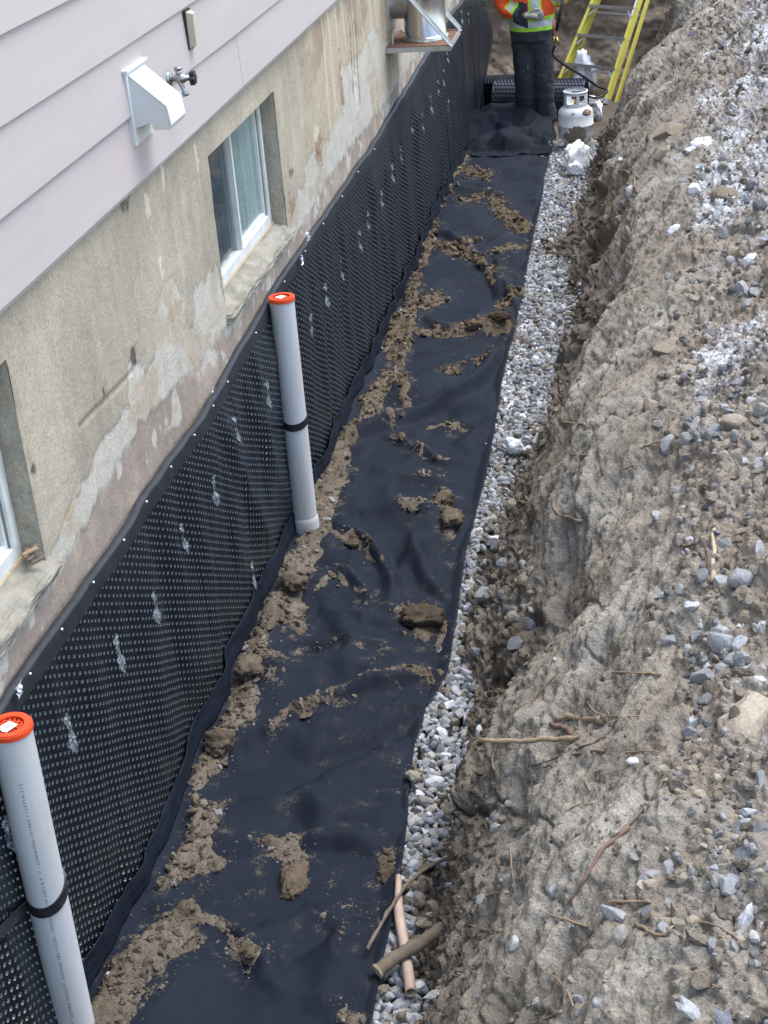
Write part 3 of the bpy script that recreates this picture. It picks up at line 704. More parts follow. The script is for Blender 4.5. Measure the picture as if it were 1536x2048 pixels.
def build_panel(y0, y1, off, bottom=-.01):
    dz, dyp = 0.0305, 0.0260
    ny = int(round((y1 - y0) / dyp)); nz = int(1.14 / dz)
    j, k = np.meshgrid(np.arange(ny), np.arange(nz), indexing='ij'); j = j.ravel(); k = k.ravel()
    yc = y0 + (j + .5) * dyp
    zt = np.interp(yc, MTOP[:, 0], MTOP[:, 1]) - .045
    zc = zt - (k + .5 + .5 * (j % 2)) * dz
    # outer six points, ring, bottom
    oy = np.array([-.5, .5, .5, .5, -.5, -.5]) * dyp; oz = np.array([-.5, -.5, 0, .5, .5, 0]) * dz
    an = np.radians([240, 300, 0, 60, 120, 180]); r1, r2, dp = 0.0086, 0.0038, 0.0080
    def slope_z(y): return np.interp(y, MTOP[:, 0], MTOP[:, 1]) - .045
    n = len(yc)
    Yv = np.concatenate([yc[:, None] + oy, yc[:, None] + r1 * np.cos(an), yc[:, None] + r2 * np.cos(an)], 1)
    zoff = np.concatenate([np.broadcast_to(oz, (n, 6)), np.broadcast_to(r1 * np.sin(an), (n, 6)), np.broadcast_to(r2 * np.sin(an), (n, 6))], 1)
    Zv = slope_z(Yv) - ((k + .5 + .5 * (j % 2)) * dz)[:, None] + zoff
    Xv = memb_x(Yv, Zv) + off
    Xv[:, 12:] -= dp
    V = np.stack([Xv, Yv, Zv], -1).reshape(-1, 3)
    b = np.arange(n)[:, None] * 18
    Q = [b + np.array([[i, (i + 1) % 6, 6 + (i + 1) % 6, 6 + i]]) for i in range(6)] + [b + np.array([[6 + i, 6 + (i + 1) % 6, 12 + (i + 1) % 6, 12 + i]]) for i in range(6)]
    H = b + np.array([[12, 13, 14, 15, 16, 17]])
    keep = zc > bottom - .02
    kq = np.concatenate(Q)[np.tile(keep, 12)]
    nk = int(keep.sum()); mi_ = np.concatenate([np.zeros(nk * 6, int), np.ones(nk * 7, int)])
    mk('membrane_panel', V, [kq, H[keep]], [M_MEMB, M_PIT], MEMB, midx=mi_)
    # smooth flange along the top
    yy = np.arange(y0, y1 + .001, .03); tt = np.array([0, .25, .5, .75, 1.0])
    Yg, T = np.meshgrid(yy, tt, indexing='ij'); zt = np.interp(Yg, MTOP[:, 0], MTOP[:, 1])
    Zg = zt - .032 + T * .034 + .004 * fbm(Yg * 5, T, o=2, s=110); Xg = memb_x(Yg, zt - .032) + off + .003 - T * .004
    Zb = zt - .060
    Zg[:, 0] = Zb[:, 0]
    Xe = Xg[:, -1:] - .028; Ze = Zg[:, -1:] - .001
    X2 = np.concatenate([Xg, Xe], 1); Y2 = np.concatenate([Yg, Yg[:, :1]], 1); Z2 = np.concatenate([Zg, Ze], 1)
    mk('top_flange', np.stack([X2, Y2, Z2], -1).reshape(-1, 3), grid_faces(len(yy), 6), M_FLANGE, MEMB, True)
build_panel(1.4, 5.46, .006); build_panel(5.40, 12.20, 0.0); build_panel(12.12, 14.82, .005)
# round-headed fixing nails along the flange
def nail(y):
    z = float(np.interp(y, MTOP[:, 0], MTOP[:, 1])) - .012; x = float(memb_x(np.array([y]), np.array([z - .02]))[0]) + .008
    mb = MB(); mb.lathe([(0.0001, .004), (.0035, .0035), (.005, .001), (.005, -.004)], (x, y, z), 8, axis='x'); mb.build('nail', M_ALU, MEMB)
for y in (3.28, 3.52, 3.8, 4.08, 4.36, 4.64, 4.92, 5.2, 5.44, 5.9, 6.5, 6.95, 7.4, 7.9, 8.4, 8.9): nail(y)
# clear film strips hanging from the fixings
def film(u, v0, v1, w=.020):
    a = wall_pt(u - 4 * (v1 - v0) / 60, v0, .03); b = wall_pt(u + 5 * (v1 - v0) / 60, v1, .03)
    b[1] = a[1] + .004; L = a[2] - b[2]; n = 14; V = []; r = np.random.default_rng(int(u * 7 + v0))
    for i in range(n):
        t = i / (n - 1); ww = w * (0.25 + 0.75 * min(1, t * 4)) * (1 - max(0, t - .72) / .28 * .85); z = a[2] - L * t
        for s_ in (-1, 0, 1):
            y = a[1] + .006 * t * 2 + s_ * ww; x = float(memb_x(np.array([y]), np.array([z]))[0]) + .012 + r.uniform(0, .012) + .006 * math.sin(t * 9 + s_)
            V.append((x, y, z + .010 * s_ * (t < .1)))
    mk('film_strip', V, grid_faces(n, 3), M_CLEAR, MEMB, True)
for (u, v0, v1) in ((470, 832, 890), (420, 955, 1015), (367, 1045, 1112), (293, 1182, 1260), (226, 1272, 1358), (133, 1432, 1522), (505, 1125, 1182), (525, 762, 820), (651, 568, 618), (618, 630, 676), (684, 515, 560), (716, 462, 505), (736, 425, 462), (760, 382, 418),
                    (781, 330, 368), (804, 292, 326), (826, 240, 266), (843, 226, 264), (859, 190, 228), (874, 160, 190), (887, 138, 172), (892, 105, 127), (898, 200, 222), (940, 25, 48), (925, 20, 50), (18, 1640, 1720)):
    d = cam_depth(wall_pt(u, v0)); film(u, v0, v1, .021 if d < 8 else .012)
def scrap(u, v, size, label):
    p = wall_pt(u, v, .02); r = np.random.default_rng(int(u)); n = 7
    P = r.normal(size=(n * n, 3)) * .12 * size
    gx, gz = np.meshgrid(np.linspace(-1, 1, n), np.linspace(-1, 1, n), indexing='ij')
    V = np.stack([P[:, 0] + .01, gx.ravel() * size * .6 + P[:, 1], gz.ravel() * size * .6 + P[:, 2]], -1) + p
    F = grid_faces(n, n); V[:, 0] = np.maximum(V[:, 0], .012); o = mk('foil_scrap', V, F, M_FOIL, loc=p); tag(o, label, 'foil')
scrap(612, 472, .045, 'crumpled silver foil scrap on the wall just right of the window sill')
scrap(600, 520, .032, 'small crumpled silver foil scrap on the membrane edge below the sill')
scrap(32, 1380, .028, 'silver foil scrap stuck on the membrane edge beside the near orange cap')
scrap(420, 781, .016, 'tiny white foil scrap at the membrane seam top')

# ================================================================== FILTER FABRIC
FOLDS = [([(545, 1490), (610, 1450), (700, 1418), (800, 1385), (892, 1352)], .034, .040), ([(560, 1600), (650, 1540), (760, 1500), (835, 1450)], -.022, .06),
         ([(690, 890), (770, 862), (860, 830), (940, 785), (1005, 700)], .050, .06), ([(700, 935), (800, 905), (900, 880), (985, 850)], -.02, .06),
         ([(775, 880), (840, 905), (890, 930), (985, 925)], .022, .035), ([(655, 1062), (720, 1090), (765, 1130), (790, 1200)], .030, .04), ([(720, 1040), (800, 1030), (900, 1040)], .020, .05),
         ([(600, 1190), (660, 1163), (700, 1165), (740, 1205)], .022, .035), ([(830, 1080), (850, 1160), (905, 1210)], .020, .05), ([(820, 725), (900, 702), (985, 668), (1035, 650)], .030, .05),
         ([(830, 640), (900, 668), (1000, 662)], .018, .05), ([(880, 470), (930, 500), (985, 560), (1000, 600)], .03, .05), ([(990, 520), (1020, 600), (1045, 640)], .022, .04),
         ([(790, 790), (815, 700), (840, 630)], .025, .04), ([(420, 1780), (560, 1700), (680, 1690), (790, 1720)], .016, .06), ([(330, 1830), (430, 1840), (520, 1920), (560, 1990)], .024, .05),
         ([(600, 1940), (700, 1890), (770, 1860)], .014, .05), ([(560, 1290), (680, 1300), (800, 1310)], .012, .04), ([(900, 380), (980, 400), (1085, 410)], .018, .06), ([(660, 1230), (760, 1260), (850, 1300)], .014, .05),
         ([(400, 1950), (560, 1860), (760, 1800)], .016, .09), ([(450, 1640), (600, 1620), (790, 1650)], .017, .08), ([(500, 1400), (650, 1340), (860, 1330)], .014, .07), ([(640, 1200), (700, 1300), (690, 1380)], .014, .06),
         ([(700, 980), (820, 960), (950, 980)], .016, .06), ([(870, 1080), (800, 1150), (780, 1230)], .015, .05), ([(790, 600), (900, 580), (1040, 560)], .016, .07), ([(620, 1780), (680, 1880), (650, 2000)], .014, .07), ([(560, 1540), (640, 1640), (620, 1740)], .012, .06)]
FOLDW = [(catmull([floor_pt(*p)[:2] for p in P], 6), a, w) for P, a, w in FOLDS]
def fab_h(x, y):
    x = np.asarray(x, float); y = np.asarray(y, float)
    h = 0.042 * fbm(x * 2.4 + y * .5, y * 1.9, o=2, s=120) + 0.040 * (0.5 - np.abs(fbm(x * 2.5 + y * .8, y * 2.6 - x, o=2, s=123))) + 0.008 * fbm(x * 6 + y * 2, y * 5, o=3, s=121)
    for P, a, w in FOLDW:
        m = (y > P[:, 1].min() - 4 * w) & (y < P[:, 1].max() + 4 * w)
        if not np.any(m): continue
        xx, yy = x[m], y[m]; best = np.full(xx.shape, 9.0); tt = np.zeros(xx.shape)
        for i in range(len(P) - 1):
            A, B = P[i], P[i + 1]; d = B - A; t = np.clip(((xx - A[0]) * d[0] + (yy - A[1]) * d[1]) / (d @ d), 0, 1)
            q = np.hypot(xx - A[0] - t * d[0], yy - A[1] - t * d[1]); k = q < best; best = np.where(k, q, best); tt = np.where(k, (i + t) / (len(P) - 1), tt)
        h[m] += 2.0 * a * np.exp(-(best / (.8 * w)) ** 2) * np.sqrt(np.clip(np.sin(np.pi * np.clip(tt * .92 + .04, 0, 1)), 0, 1))
    up = np.exp(-np.maximum(x, 0) / .06) * .03
    return 0.022 + h * sstep(0.0, .12, x) + up
def soil_lines():
    L = [  # px polyline with half widths, thickness factor
        ([(215, 2060, 55), (270, 1960, 62), (320, 1900, 60), (360, 1865, 42)], 1.2), ([(360, 1865, 40), (430, 1848, 22), (475, 1885, 18), (515, 1912, 20)], .9),
        ([(345, 1745, 26), (385, 1720, 42), (400, 1680, 30), (395, 1590, 9), (425, 1520, 34), (455, 1480, 24), (485, 1420, 34), (500, 1340, 28), (525, 1265, 26), (575, 1205, 36), (595, 1130, 42), (640, 1070, 24), (645, 1000, 34), (665, 955, 40), (690, 890, 24), (725, 845, 20), (765, 770, 28), (800, 700, 26), (815, 650, 20), (832, 570, 12), (850, 500, 14), (868, 440, 10), (888, 390, 9), (905, 335, 20), (925, 295, 26)], 1.0),
        ([(385, 1725, 34), (430, 1735, 20)], .9), ([(405, 1690, 16), (425, 1655, 22), (440, 1612, 10)], .8), ([(525, 1692, 14), (570, 1698, 22), (605, 1715, 18)], 1.0), ([(435, 1795, 6), (500, 1788, 8)], .6),
        ([(553, 1468, 14), (600, 1438, 15), (655, 1415, 7), (720, 1395, 8), (790, 1365, 14), (830, 1358, 16), (885, 1360, 6)], 1.0), ([(510, 1335, 16), (555, 1330, 12), (600, 1328, 5)], .8), ([(525, 1370, 8), (550, 1378, 12)], .5),
        ([(570, 1215, 20), (595, 1240, 24), (600, 1265, 10)], .9), ([(620, 1190, 6), (660, 1163, 10), (695, 1163, 8), (740, 1205, 4)], .8), ([(800, 1235, 14), (845, 1250, 34), (885, 1250, 14), (885, 1300, 6)], .8), ([(560, 1290, 4), (720, 1305, 4)], .5),
        ([(655, 1062, 8), (700, 1085, 12), (745, 1110, 6), (780, 1150, 4)], .8), ([(780, 880, 5), (840, 900, 6), (890, 925, 6), (885, 950, 8)], .8), ([(845, 945, 12), (885, 945, 4)], .5),
        ([(800, 1020, 10), (830, 1020, 12), (880, 1030, 4)], .8), ([(890, 995, 14), (890, 1020, 16), (905, 1060, 16)], 1.0), ([(735, 840, 14), (765, 830, 24), (790, 855, 10)], .5), ([(855, 852, 8), (910, 848, 9), (935, 862, 3)], .8),
        ([(765, 775, 18), (805, 755, 12), (810, 815, 10)], .8), ([(780, 700, 12), (790, 640, 14), (820, 640, 18)], .8), ([(835, 665, 12), (890, 668, 14), (950, 655, 18), (1000, 655, 20), (1035, 672, 8)], 1.0), ([(895, 740, 12), (920, 720, 18), (970, 712, 12), (985, 690, 6)], .6),
        ([(830, 620, 10), (870, 610, 16), (895, 600, 6)], .6), ([(855, 495, 18), (900, 495, 14), (945, 510, 9), (975, 540, 10), (990, 570, 6)], .9), ([(985, 500, 8), (1020, 492, 14), (1060, 490, 14)], .8), ([(1000, 615, 10), (1035, 590, 10)], .7), ([(1010, 520, 4), (1015, 560, 4)], .5),
        ([(985, 400, 10), (1010, 430, 16), (1050, 450, 24), (1070, 455, 14)], .7), ([(920, 290, 16), (960, 295, 18), (1000, 300, 8)], .8), ([(915, 340, 10), (945, 350, 14), (980, 355, 8)], .5), ([(930, 400, 14), (970, 395, 6)], .4), ([(930, 490, 10), (950, 480, 6)], .6),
        ([(680, 1790, 14), (700, 1840, 12)], .35), ([(690, 1835, 6), (770, 1830, 6)], .5), ([(765, 1720, 18), (775, 1750, 20)], .9), ([(690, 2035, 22), (720, 2060, 20)], .9), ([(750, 1330, 6), (760, 1312, 6)], .4), ([(905, 1090, 6), (925, 1130, 6)], .3), ([(820, 1555, 6), (835, 1565, 6)], .3)]
    out = []
    for P, k in L:
        W = []
        for (u, v, w) in P:
            a = floor_pt(u, v, .03); b = floor_pt(u + w, v, .03); W.append((a[0], a[1], abs(b[0] - a[0]) * (.86 if len(P) > 10 else 1.0)))
        out.append((np.array(W), k))
    return out
SOIL = soil_lines()
def soil_T(x, y):
    T = np.full(x.shape, -1.0)
    jx = x + .022 * fbm(x * 14, y * 14, o=4, s=130); jy = y + .05 * fbm(x * 9 + 4, y * 9, o=4, s=131)
    for W, k in SOIL:
        m = (y > W[:, 1].min() - .35) & (y < W[:, 1].max() + .35)
        if not np.any(m): continue
        xx, yy = jx[m], jy[m]; best = np.full(xx.shape, -1.0)
        for i in range(len(W) - 1):
            A, B = W[i, :2], W[i + 1, :2]; s = 0.55        # soil smears lie longer along the trench
            d = (B - A) * (1, s); t = np.clip(((xx - A[0]) * d[0] + (yy - A[1]) * s * d[1]) / (d @ d + 1e-9), 0, 1)
            q = np.hypot(xx - A[0] - t * d[0], (yy - A[1]) * s - t * d[1]); w = W[i, 2] + (W[i + 1, 2] - W[i, 2]) * t
            best = np.maximum(best, (1 - (q / w) ** 2) * np.minimum(w, .07) * 0.40 * k)
        T[m] = np.maximum(T[m], best)
    return T
def build_fabric():
    ys = np.concatenate([np.linspace(1.2, 2.6, 40)[:-1], 2.6 * np.exp(np.arange(0, 640) * 0.0025)]); ys = ys[ys < 12.85]; ys[-1] = 12.82
    s = np.concatenate([-np.linspace(.115, .01, 14), np.linspace(0, 1, 130)])
    Y, S = np.meshgrid(ys, s, indexing='ij')
    xr = fab_x(ys)[:, None]; X = np.where(S < 0, .030, .030 + np.maximum(S, 0) * (xr - .030))
    upz = .10 + .018 * fbm(ys * 2.7, ys * 0, o=3, s=140)[:, None]
    bx = memb_x(Y, np.full_like(Y, .08)) + .014
    h = fab_h(X, Y)
    Z = np.where(S < 0, h - S / .115 * upz, h)
    X = np.where(S < 0, bx + .012 * (1 + S / .115) + .010 * fbm(Y * 5, S * 12, o=3, s=141) * (-S / .115), X)
    ed = sstep(.93, 1.0, S); Z = Z - ed * .012 + ed * .008 * np.sin(Y * 9) ; Z = np.where(S < 0, Z, np.maximum(Z, .008 + .026 * ed))
    T = soil_T(X, Y)
    # dust smears near soil
    dust = np.clip(sstep(-.075, .002, T) * .9 + .30 * sstep(.15, .6, fbm(X * 3, Y * 1.6, o=4, s=150)) , 0, 1) * (S > 0)
    c = np.ones(X.shape + (4,)); c[..., 3] = dust
    V = np.stack([X, Y, Z], -1).reshape(-1, 3)
    o = mk('filter_fabric', V, grid_faces(*Y.shape)[:, ::-1], M_FAB, smooth=True, col=c.reshape(-1, 4), loc=(.45, 8, 0))
    md = o.modifiers.new('thickness', 'SOLIDIFY'); md.thickness = .003; md.offset = -1
    tag(o, 'long black filter fabric strip laid wrinkled along the trench floor', 'fabric')
build_fabric()

# soil spilled over the fabric
CL_BASE = np.array([[.185, .152, .115], [.215, .178, .138], [.148, .121, .092], [.245, .21, .17], [.16, .126, .09]])
class Scatter:
    def __init__(s): s.V = []; s.F = []; s.C = []; s.n = 0
    def add(s, geo, R, sc, p, col):
        V, F = geo; v = (V * sc) @ R.T + p; s.V.append(v); s.F.append(F + s.n); s.n += len(v); s.C.append(np.broadcast_to(np.array(col), (len(v), len(col))))
    def build(s, name, mat, smooth=False, parent=None):
        return mk(name, np.concatenate(s.V), np.concatenate(s.F), mat, parent, smooth, np.concatenate(s.C))
LUMP1 = [rock_geo(300 + i, 1, 9, .30, (1.2, .95, .75)) for i in range(10)]
LUMP2 = [rock_geo(330 + i, 2, 12, .34, (1.2, .95, .75), lump=.25) for i in range(10)]
def build_spilled():
    ys = 2.5 * np.exp(np.arange(0, 760) * 0.0022); ys = ys[ys < 12.9]; xs = np.arange(0.03, .95, .0065)
    Y, X = np.meshgrid(ys, xs, indexing='ij'); T = soil_T(X, Y); h = fab_h(X, Y)
    wj = .4 * fbm(X * 20, Y * 20, o=2, s=160); d1, c1 = worley(X * 38 + wj, Y * 38 + wj, 161); d2, c2 = worley(X * 80, Y * 80, 162)
    bumpy = (np.maximum(0, .6 - d1) * c1 * .022 + np.maximum(0, .6 - d2) * .010) * sstep(0, .012, T)
    tz = np.where(T > 0, T, -.01) + bumpy * 1.0 + .004 * fbm(X * 40, Y * 40, o=3, s=163) - .002
    Z = h + tz
    keepv = tz > 0.0005
    F = grid_faces(*Y.shape)[:, ::-1]; kf = keepv.ravel()[F].any(1); F = F[kf]
    used = np.unique(F); mp = np.full(Y.size, -1); mp[used] = np.arange(len(used))
    V = np.stack([X, Y, Z], -1).reshape(-1, 3)[used]
    n1 = sstep(-.3, .5, fbm(X * 5, Y * 5, o=4, s=165)); c = CL_BASE[0] + (CL_BASE[3] - CL_BASE[0]) * n1[..., None] * .8
    c = c + (np.array([.15, .105, .065]) - c) * (sstep(6, 10, Y) * .55)[..., None]
    c = c * (1 + .25 * (c1 - .5))[..., None]
    o = mk('spilled_soil', V, mp[F], M_SOIL, smooth=True, col=c.reshape(-1, 3)[used])
    tag(o, 'brown soil spilled in streaks over the black filter fabric', 'soil', kind='stuff')
    sc = Scatter(); r = np.random.default_rng(5)
    # crumbs over the patches and scattered past their edges
    N = 190000; y = 2.6 * np.exp(r.uniform(0, math.log(12.7 / 2.6), N)); x = r.uniform(.05, .93, N); T = soil_T(x, y); p = np.where(T > .0, .30, np.where(T > -.010, .45, np.where(T > -.03, .15, np.where(T > -.08, .018, .0012))))
    k = r.uniform(size=N) < p * .62; x, y, T = x[k], y[k], T[k]; hh = fab_h(x, y)
    for i in range(len(x)):
        if x[i] > float(fab_x(y[i])) - .01: continue
        s = min(.020, .0026 * math.exp(abs(r.normal()) * .75) * (1.25 if T[i] > .004 else .55)); s *= max(1, y[i] / 7)
        col = CL_BASE[r.integers(5)] * r.uniform(.75, 1.3)
        if r.uniform() < .05: col = np.array([.42, .41, .40]) * r.uniform(.7, 1.2)
        if y[i] > 7: col = col * (.95, .86, .75)
        lump = LUMP2 if s > .009 else LUMP1
        sc.add(lump[r.integers(10)], rot_rand(r), np.array([1, r.uniform(.7, 1.1), r.uniform(.6, .9)]) * s, (x[i], y[i], hh[i] + max(T[i], 0) * .9 + s * .35), col)
    o = sc.build('soil_crumbs', M_SOIL); tag(o, 'loose soil crumbs and grit scattered on the fabric', 'soil', kind='stuff')
    print('crumbs', len(sc.V))
build_spilled()

# large clods lying on the fabric, each a thing
def clod(u, v, wpx, hpx, label, colr=(.19, .15, .105), seed=1, name='soil_clod', mat=None, lump=.35):
    z = .03; p = floor_pt(u, v, z); p[2] = float(fab_h(np.array([p[0]]), np.array([p[1]]))[0]); s = cam_depth(p) / FPX
    w = wpx * s / 2; l = hpx * s / 2 / .62
    V, F = rock_geo(500 + seed, 4, 5, .16, lump=lump); V = V + .07 * np.stack([fbm(V[:, 0] * 9 + seed, V[:, 1] * 9, V[:, 2] * 9, 3)] * 3, -1) * V
    T = float(max(0, soil_T(np.array([p[0]]), np.array([p[1]]))[0])); base = p[2] + T * .8
    hh = min(w, l) * .75
    V = V * (w, l, hh) + (p[0], p[1], base + hh * .55)
    n = fbm(V[:, 0] * 30, V[:, 1] * 30, V[:, 2] * 30, 3); c = np.array(colr) * .95 * (1 + .35 * n)[:, None]
    o = mk(name, V, F, mat or M_SOIL, smooth=True, col=c, loc=(p[0], p[1], base)); tag(o, label, 'clod')
clod(585, 1755, 58, 58, 'big brown soil clod alone near the bottom centre of the fabric', seed=1)
clod(462, 1792, 44, 24, 'small tan soil clod left of the big bottom clod', (.23, .185, .125), 2)
clod(848, 1252, 76, 40, 'wide flat dark soil clod near the right fabric edge', (.125, .095, .07), 3)
clod(905, 1052, 40, 34, 'round soil clod at the lower end of a short clod row', (.21, .165, .12), 4)
clod(890, 1008, 34, 24, 'lumpy soil clod at the upper end of a short clod row', (.18, .14, .10), 5)
clod(596, 1228, 44, 26, 'pale crusty soil clod beside the soil ridge below the far pipe', (.27, .225, .175), 6)
clod(440, 1500, 56, 40, 'broad soil clod at the wall side of the fabric, above the narrow soil neck', (.19, .15, .11), 7)
clod(775, 1742, 40, 30, 'brown clod against the right fabric edge above the bent tube', (.14, .105, .07), 8)
clod(826, 1560, 34, 24, 'small grey stone lying on the right fabric edge', (.30, .28, .22), 9, name='stone', mat=M_STONE, lump=0)
clod(505, 1915, 26, 20, 'small clod at the tip of the curved soil streak', (.2, .16, .115), 10)
clod(705, 1096, 28, 14, 'small dark clod on the wrinkle below the far pipe', (.15, .12, .09), 11)
clod(500, 1365, 60, 40, 'rounded soil clod in the wall side soil ridge', (.2, .16, .12), 12)
clod(590, 1185, 50, 30, 'dark clod in the soil ridge just under the far pipe', (.16, .125, .09), 13)
clod(950, 660, 46, 14, 'reddish brown clod in the soil band crossing the fabric', (.18, .12, .075), 14)
clod(1000, 655, 40, 16, 'dark brown clod at the right of the soil band crossing the fabric', (.13, .09, .06), 15)
# ================================================================== GRAVEL
STONE_C = np.array([.97, .98, 1.01]) * np.array([[.36, .37, .385], [.44, .45, .46], [.28, .29, .31], [.54, .545, .55], [.34, .33, .31], [.22, .23, .25], [.40, .38, .34]])
def build_gravel():
    r = np.random.default_rng(11); sc = Scatter()
    R1 = [rock_geo(700 + i, 2, 16, .04) for i in range(14)]; R0 = [rock_geo(740 + i, 1, 7, .10) for i in range(14)]
    for layer in range(3):
        y = 2.2
        while y < 13.4:
            st = .031 if layer < 2 else .047
            x0 = float(fab_x(np.array([min(y, 12.8)]))[0]) - .06; x1 = max(float(toe_x(y)) + .10, 1.08)
            if y > 12.75: x0 = .5
            x = x0
            while x < x1:
                xx = x + r.uniform(-.012, .012); yy = y + r.uniform(-.014, .014)
                s = r.uniform(.013, .024) if r.uniform() < .82 else r.uniform(.023, .032)
                if layer == 2: s *= 1.1
                z = (-.012, .000, .008)[layer] + r.uniform(-.006, .006) - .02 * max(0, (x0 + .05 - xx) / .05) - .002 * (y > 12.8)
                xe = float(toe_x(yy))
                if xx > xe - .03 + .03 * math.sin(yy * 7) and r.uniform() > .25: x += st; continue
                if layer == 2 and r.uniform() < .35: x += st; continue
                if xx < x0 + .05 and layer == 2 and yy < 12.7: x += st; continue
                if xx > xe: z += .02 + .12 * max(0, xx - xe)
                col = STONE_C[r.integers(7)] * r.uniform(.75, 1.22)
                if r.uniform() < .03: col = np.array([.72, .74, .77])
                if r.uniform() < .10 + .5 * max(0, min(1, (xx - xe + .10) / .10)): col = np.array([.22, .185, .145]) * r.uniform(.7, 1.2)
                geo = R1[r.integers(14)] if yy < 7.5 else R0[r.integers(14)]
                sc.add(geo, rot_rand(r), s * np.array([1.25, r.uniform(.75, 1), r.uniform(.6, .85)]), (xx, yy, z), col); x += st
            y += st
    print('gravel', len(sc.V))
    o = sc.build('gravel', M_STONE); tag(o, 'grey crushed stone gravel along the foot of the dirt bank', 'gravel', kind='stuff')
build_gravel()

# loose soil and pebbles on the bank
def build_loose():
    r = np.random.default_rng(21); sc = Scatter(); nr, nc = BSH
    VV = BV.reshape(nr, nc, 3); nA = len(BA)
    st = Scatter()
    tries = 19000
    ii = r.integers(30, nr - 60, tries); jj = r.integers(10, int(BAK[12] / .0056) - 5, tries)
    for i, j in zip(ii, jj):
        a = BA[j]; p = VV[i, j]; y = p[1]
        mid = (a > BAK[5]) and (a < BAK[9])
        if mid and r.uniform() < .58: continue
        if y > 14.9: continue
        nrm = np.array([BNX[j], 0, BNZ[j]])
        s = min(.026, .0036 * math.exp(abs(r.normal()) * .78)) * max(1, y / 7.5) * (.6 if mid else 1)
        if a < BAK[5]: col = CL_BASE[r.integers(5)] * r.uniform(.75, 1.15)
        else: col = np.array([.29, .25, .20]) * r.uniform(.7, 1.25)
        if r.uniform() < (.13 if a > BAK[9] else .06):
            col = STONE_C[r.integers(7)] * r.uniform(.7, 1.05)
            st.add(LUMP2[r.integers(10)] if s > .012 else LUMP1[r.integers(10)], rot_rand(r), s * np.array([1.2, .9, .75]), p + nrm * s * .3, col); continue
        if a > BAK[9] and r.uniform() < .035: col = np.array([.75, .78, .82])
        sc.add(LUMP2[r.integers(10)] if s > .010 else LUMP1[r.integers(10)], rot_rand(r), s * np.array([1, .9, .8]), p + nrm * s * .25, col)
    # angular stone chips lie in loose patches on the spoil
    RC = [rock_geo(760 + i, 2, 11, .06, (1.2, .95, .7)) for i in range(12)]
    for (u0, v0, su, sv, n) in ((1430, 1310, 50, 45, 46), (1465, 1700, 50, 60, 44), (1410, 865, 45, 35, 40), (1450, 770, 50, 40, 34), (1330, 1790, 60, 50, 26), (1480, 590, 50, 50, 40), (1245, 425, 18, 20, 10), (1440, 1150, 50, 40, 26), (1500, 1880, 40, 50, 22), (1400, 1560, 60, 50, 22), (1450, 980, 60, 50, 30), (1380, 640, 50, 60, 30), (1500, 430, 40, 60, 30), (1420, 330, 60, 60, 24), (1200, 1900, 80, 60, 14), (1030, 1180, 30, 60, 40), (1010, 1700, 30, 120, 30), (960, 1330, 25, 60, 24)):
        for _ in range(n):
            h = bank_hit(u0 + r.normal() * su, v0 + r.normal() * sv)
            if h is None: continue
            p, nn = h; 
            if r.uniform() < .25: continue
            s = cam_depth(p) / FPX * min(24, 7.0 * math.exp(abs(r.normal()) * .55)); col = STONE_C[r.integers(7)] * (.88, .86, .82) * r.uniform(.7, 1.05)
            if r.uniform() < .3: col = np.array([.33, .28, .22]) * r.uniform(.8, 1.2)
            st.add(RC[r.integers(12)], rot_rand(r), s * np.ones(3), p + nn * s * .15, col)
    o = sc.build('loose_soil', M_SOIL, False); tag(o, 'loose soil crumbs lying on the excavated bank', 'soil', kind='stuff')
    o = st.build('pebbles', M_STONE); tag(o, 'small pebbles strewn over the excavated bank', 'pebbles', kind='stuff')
    print('loose', len(sc.V), len(st.V))
build_loose()

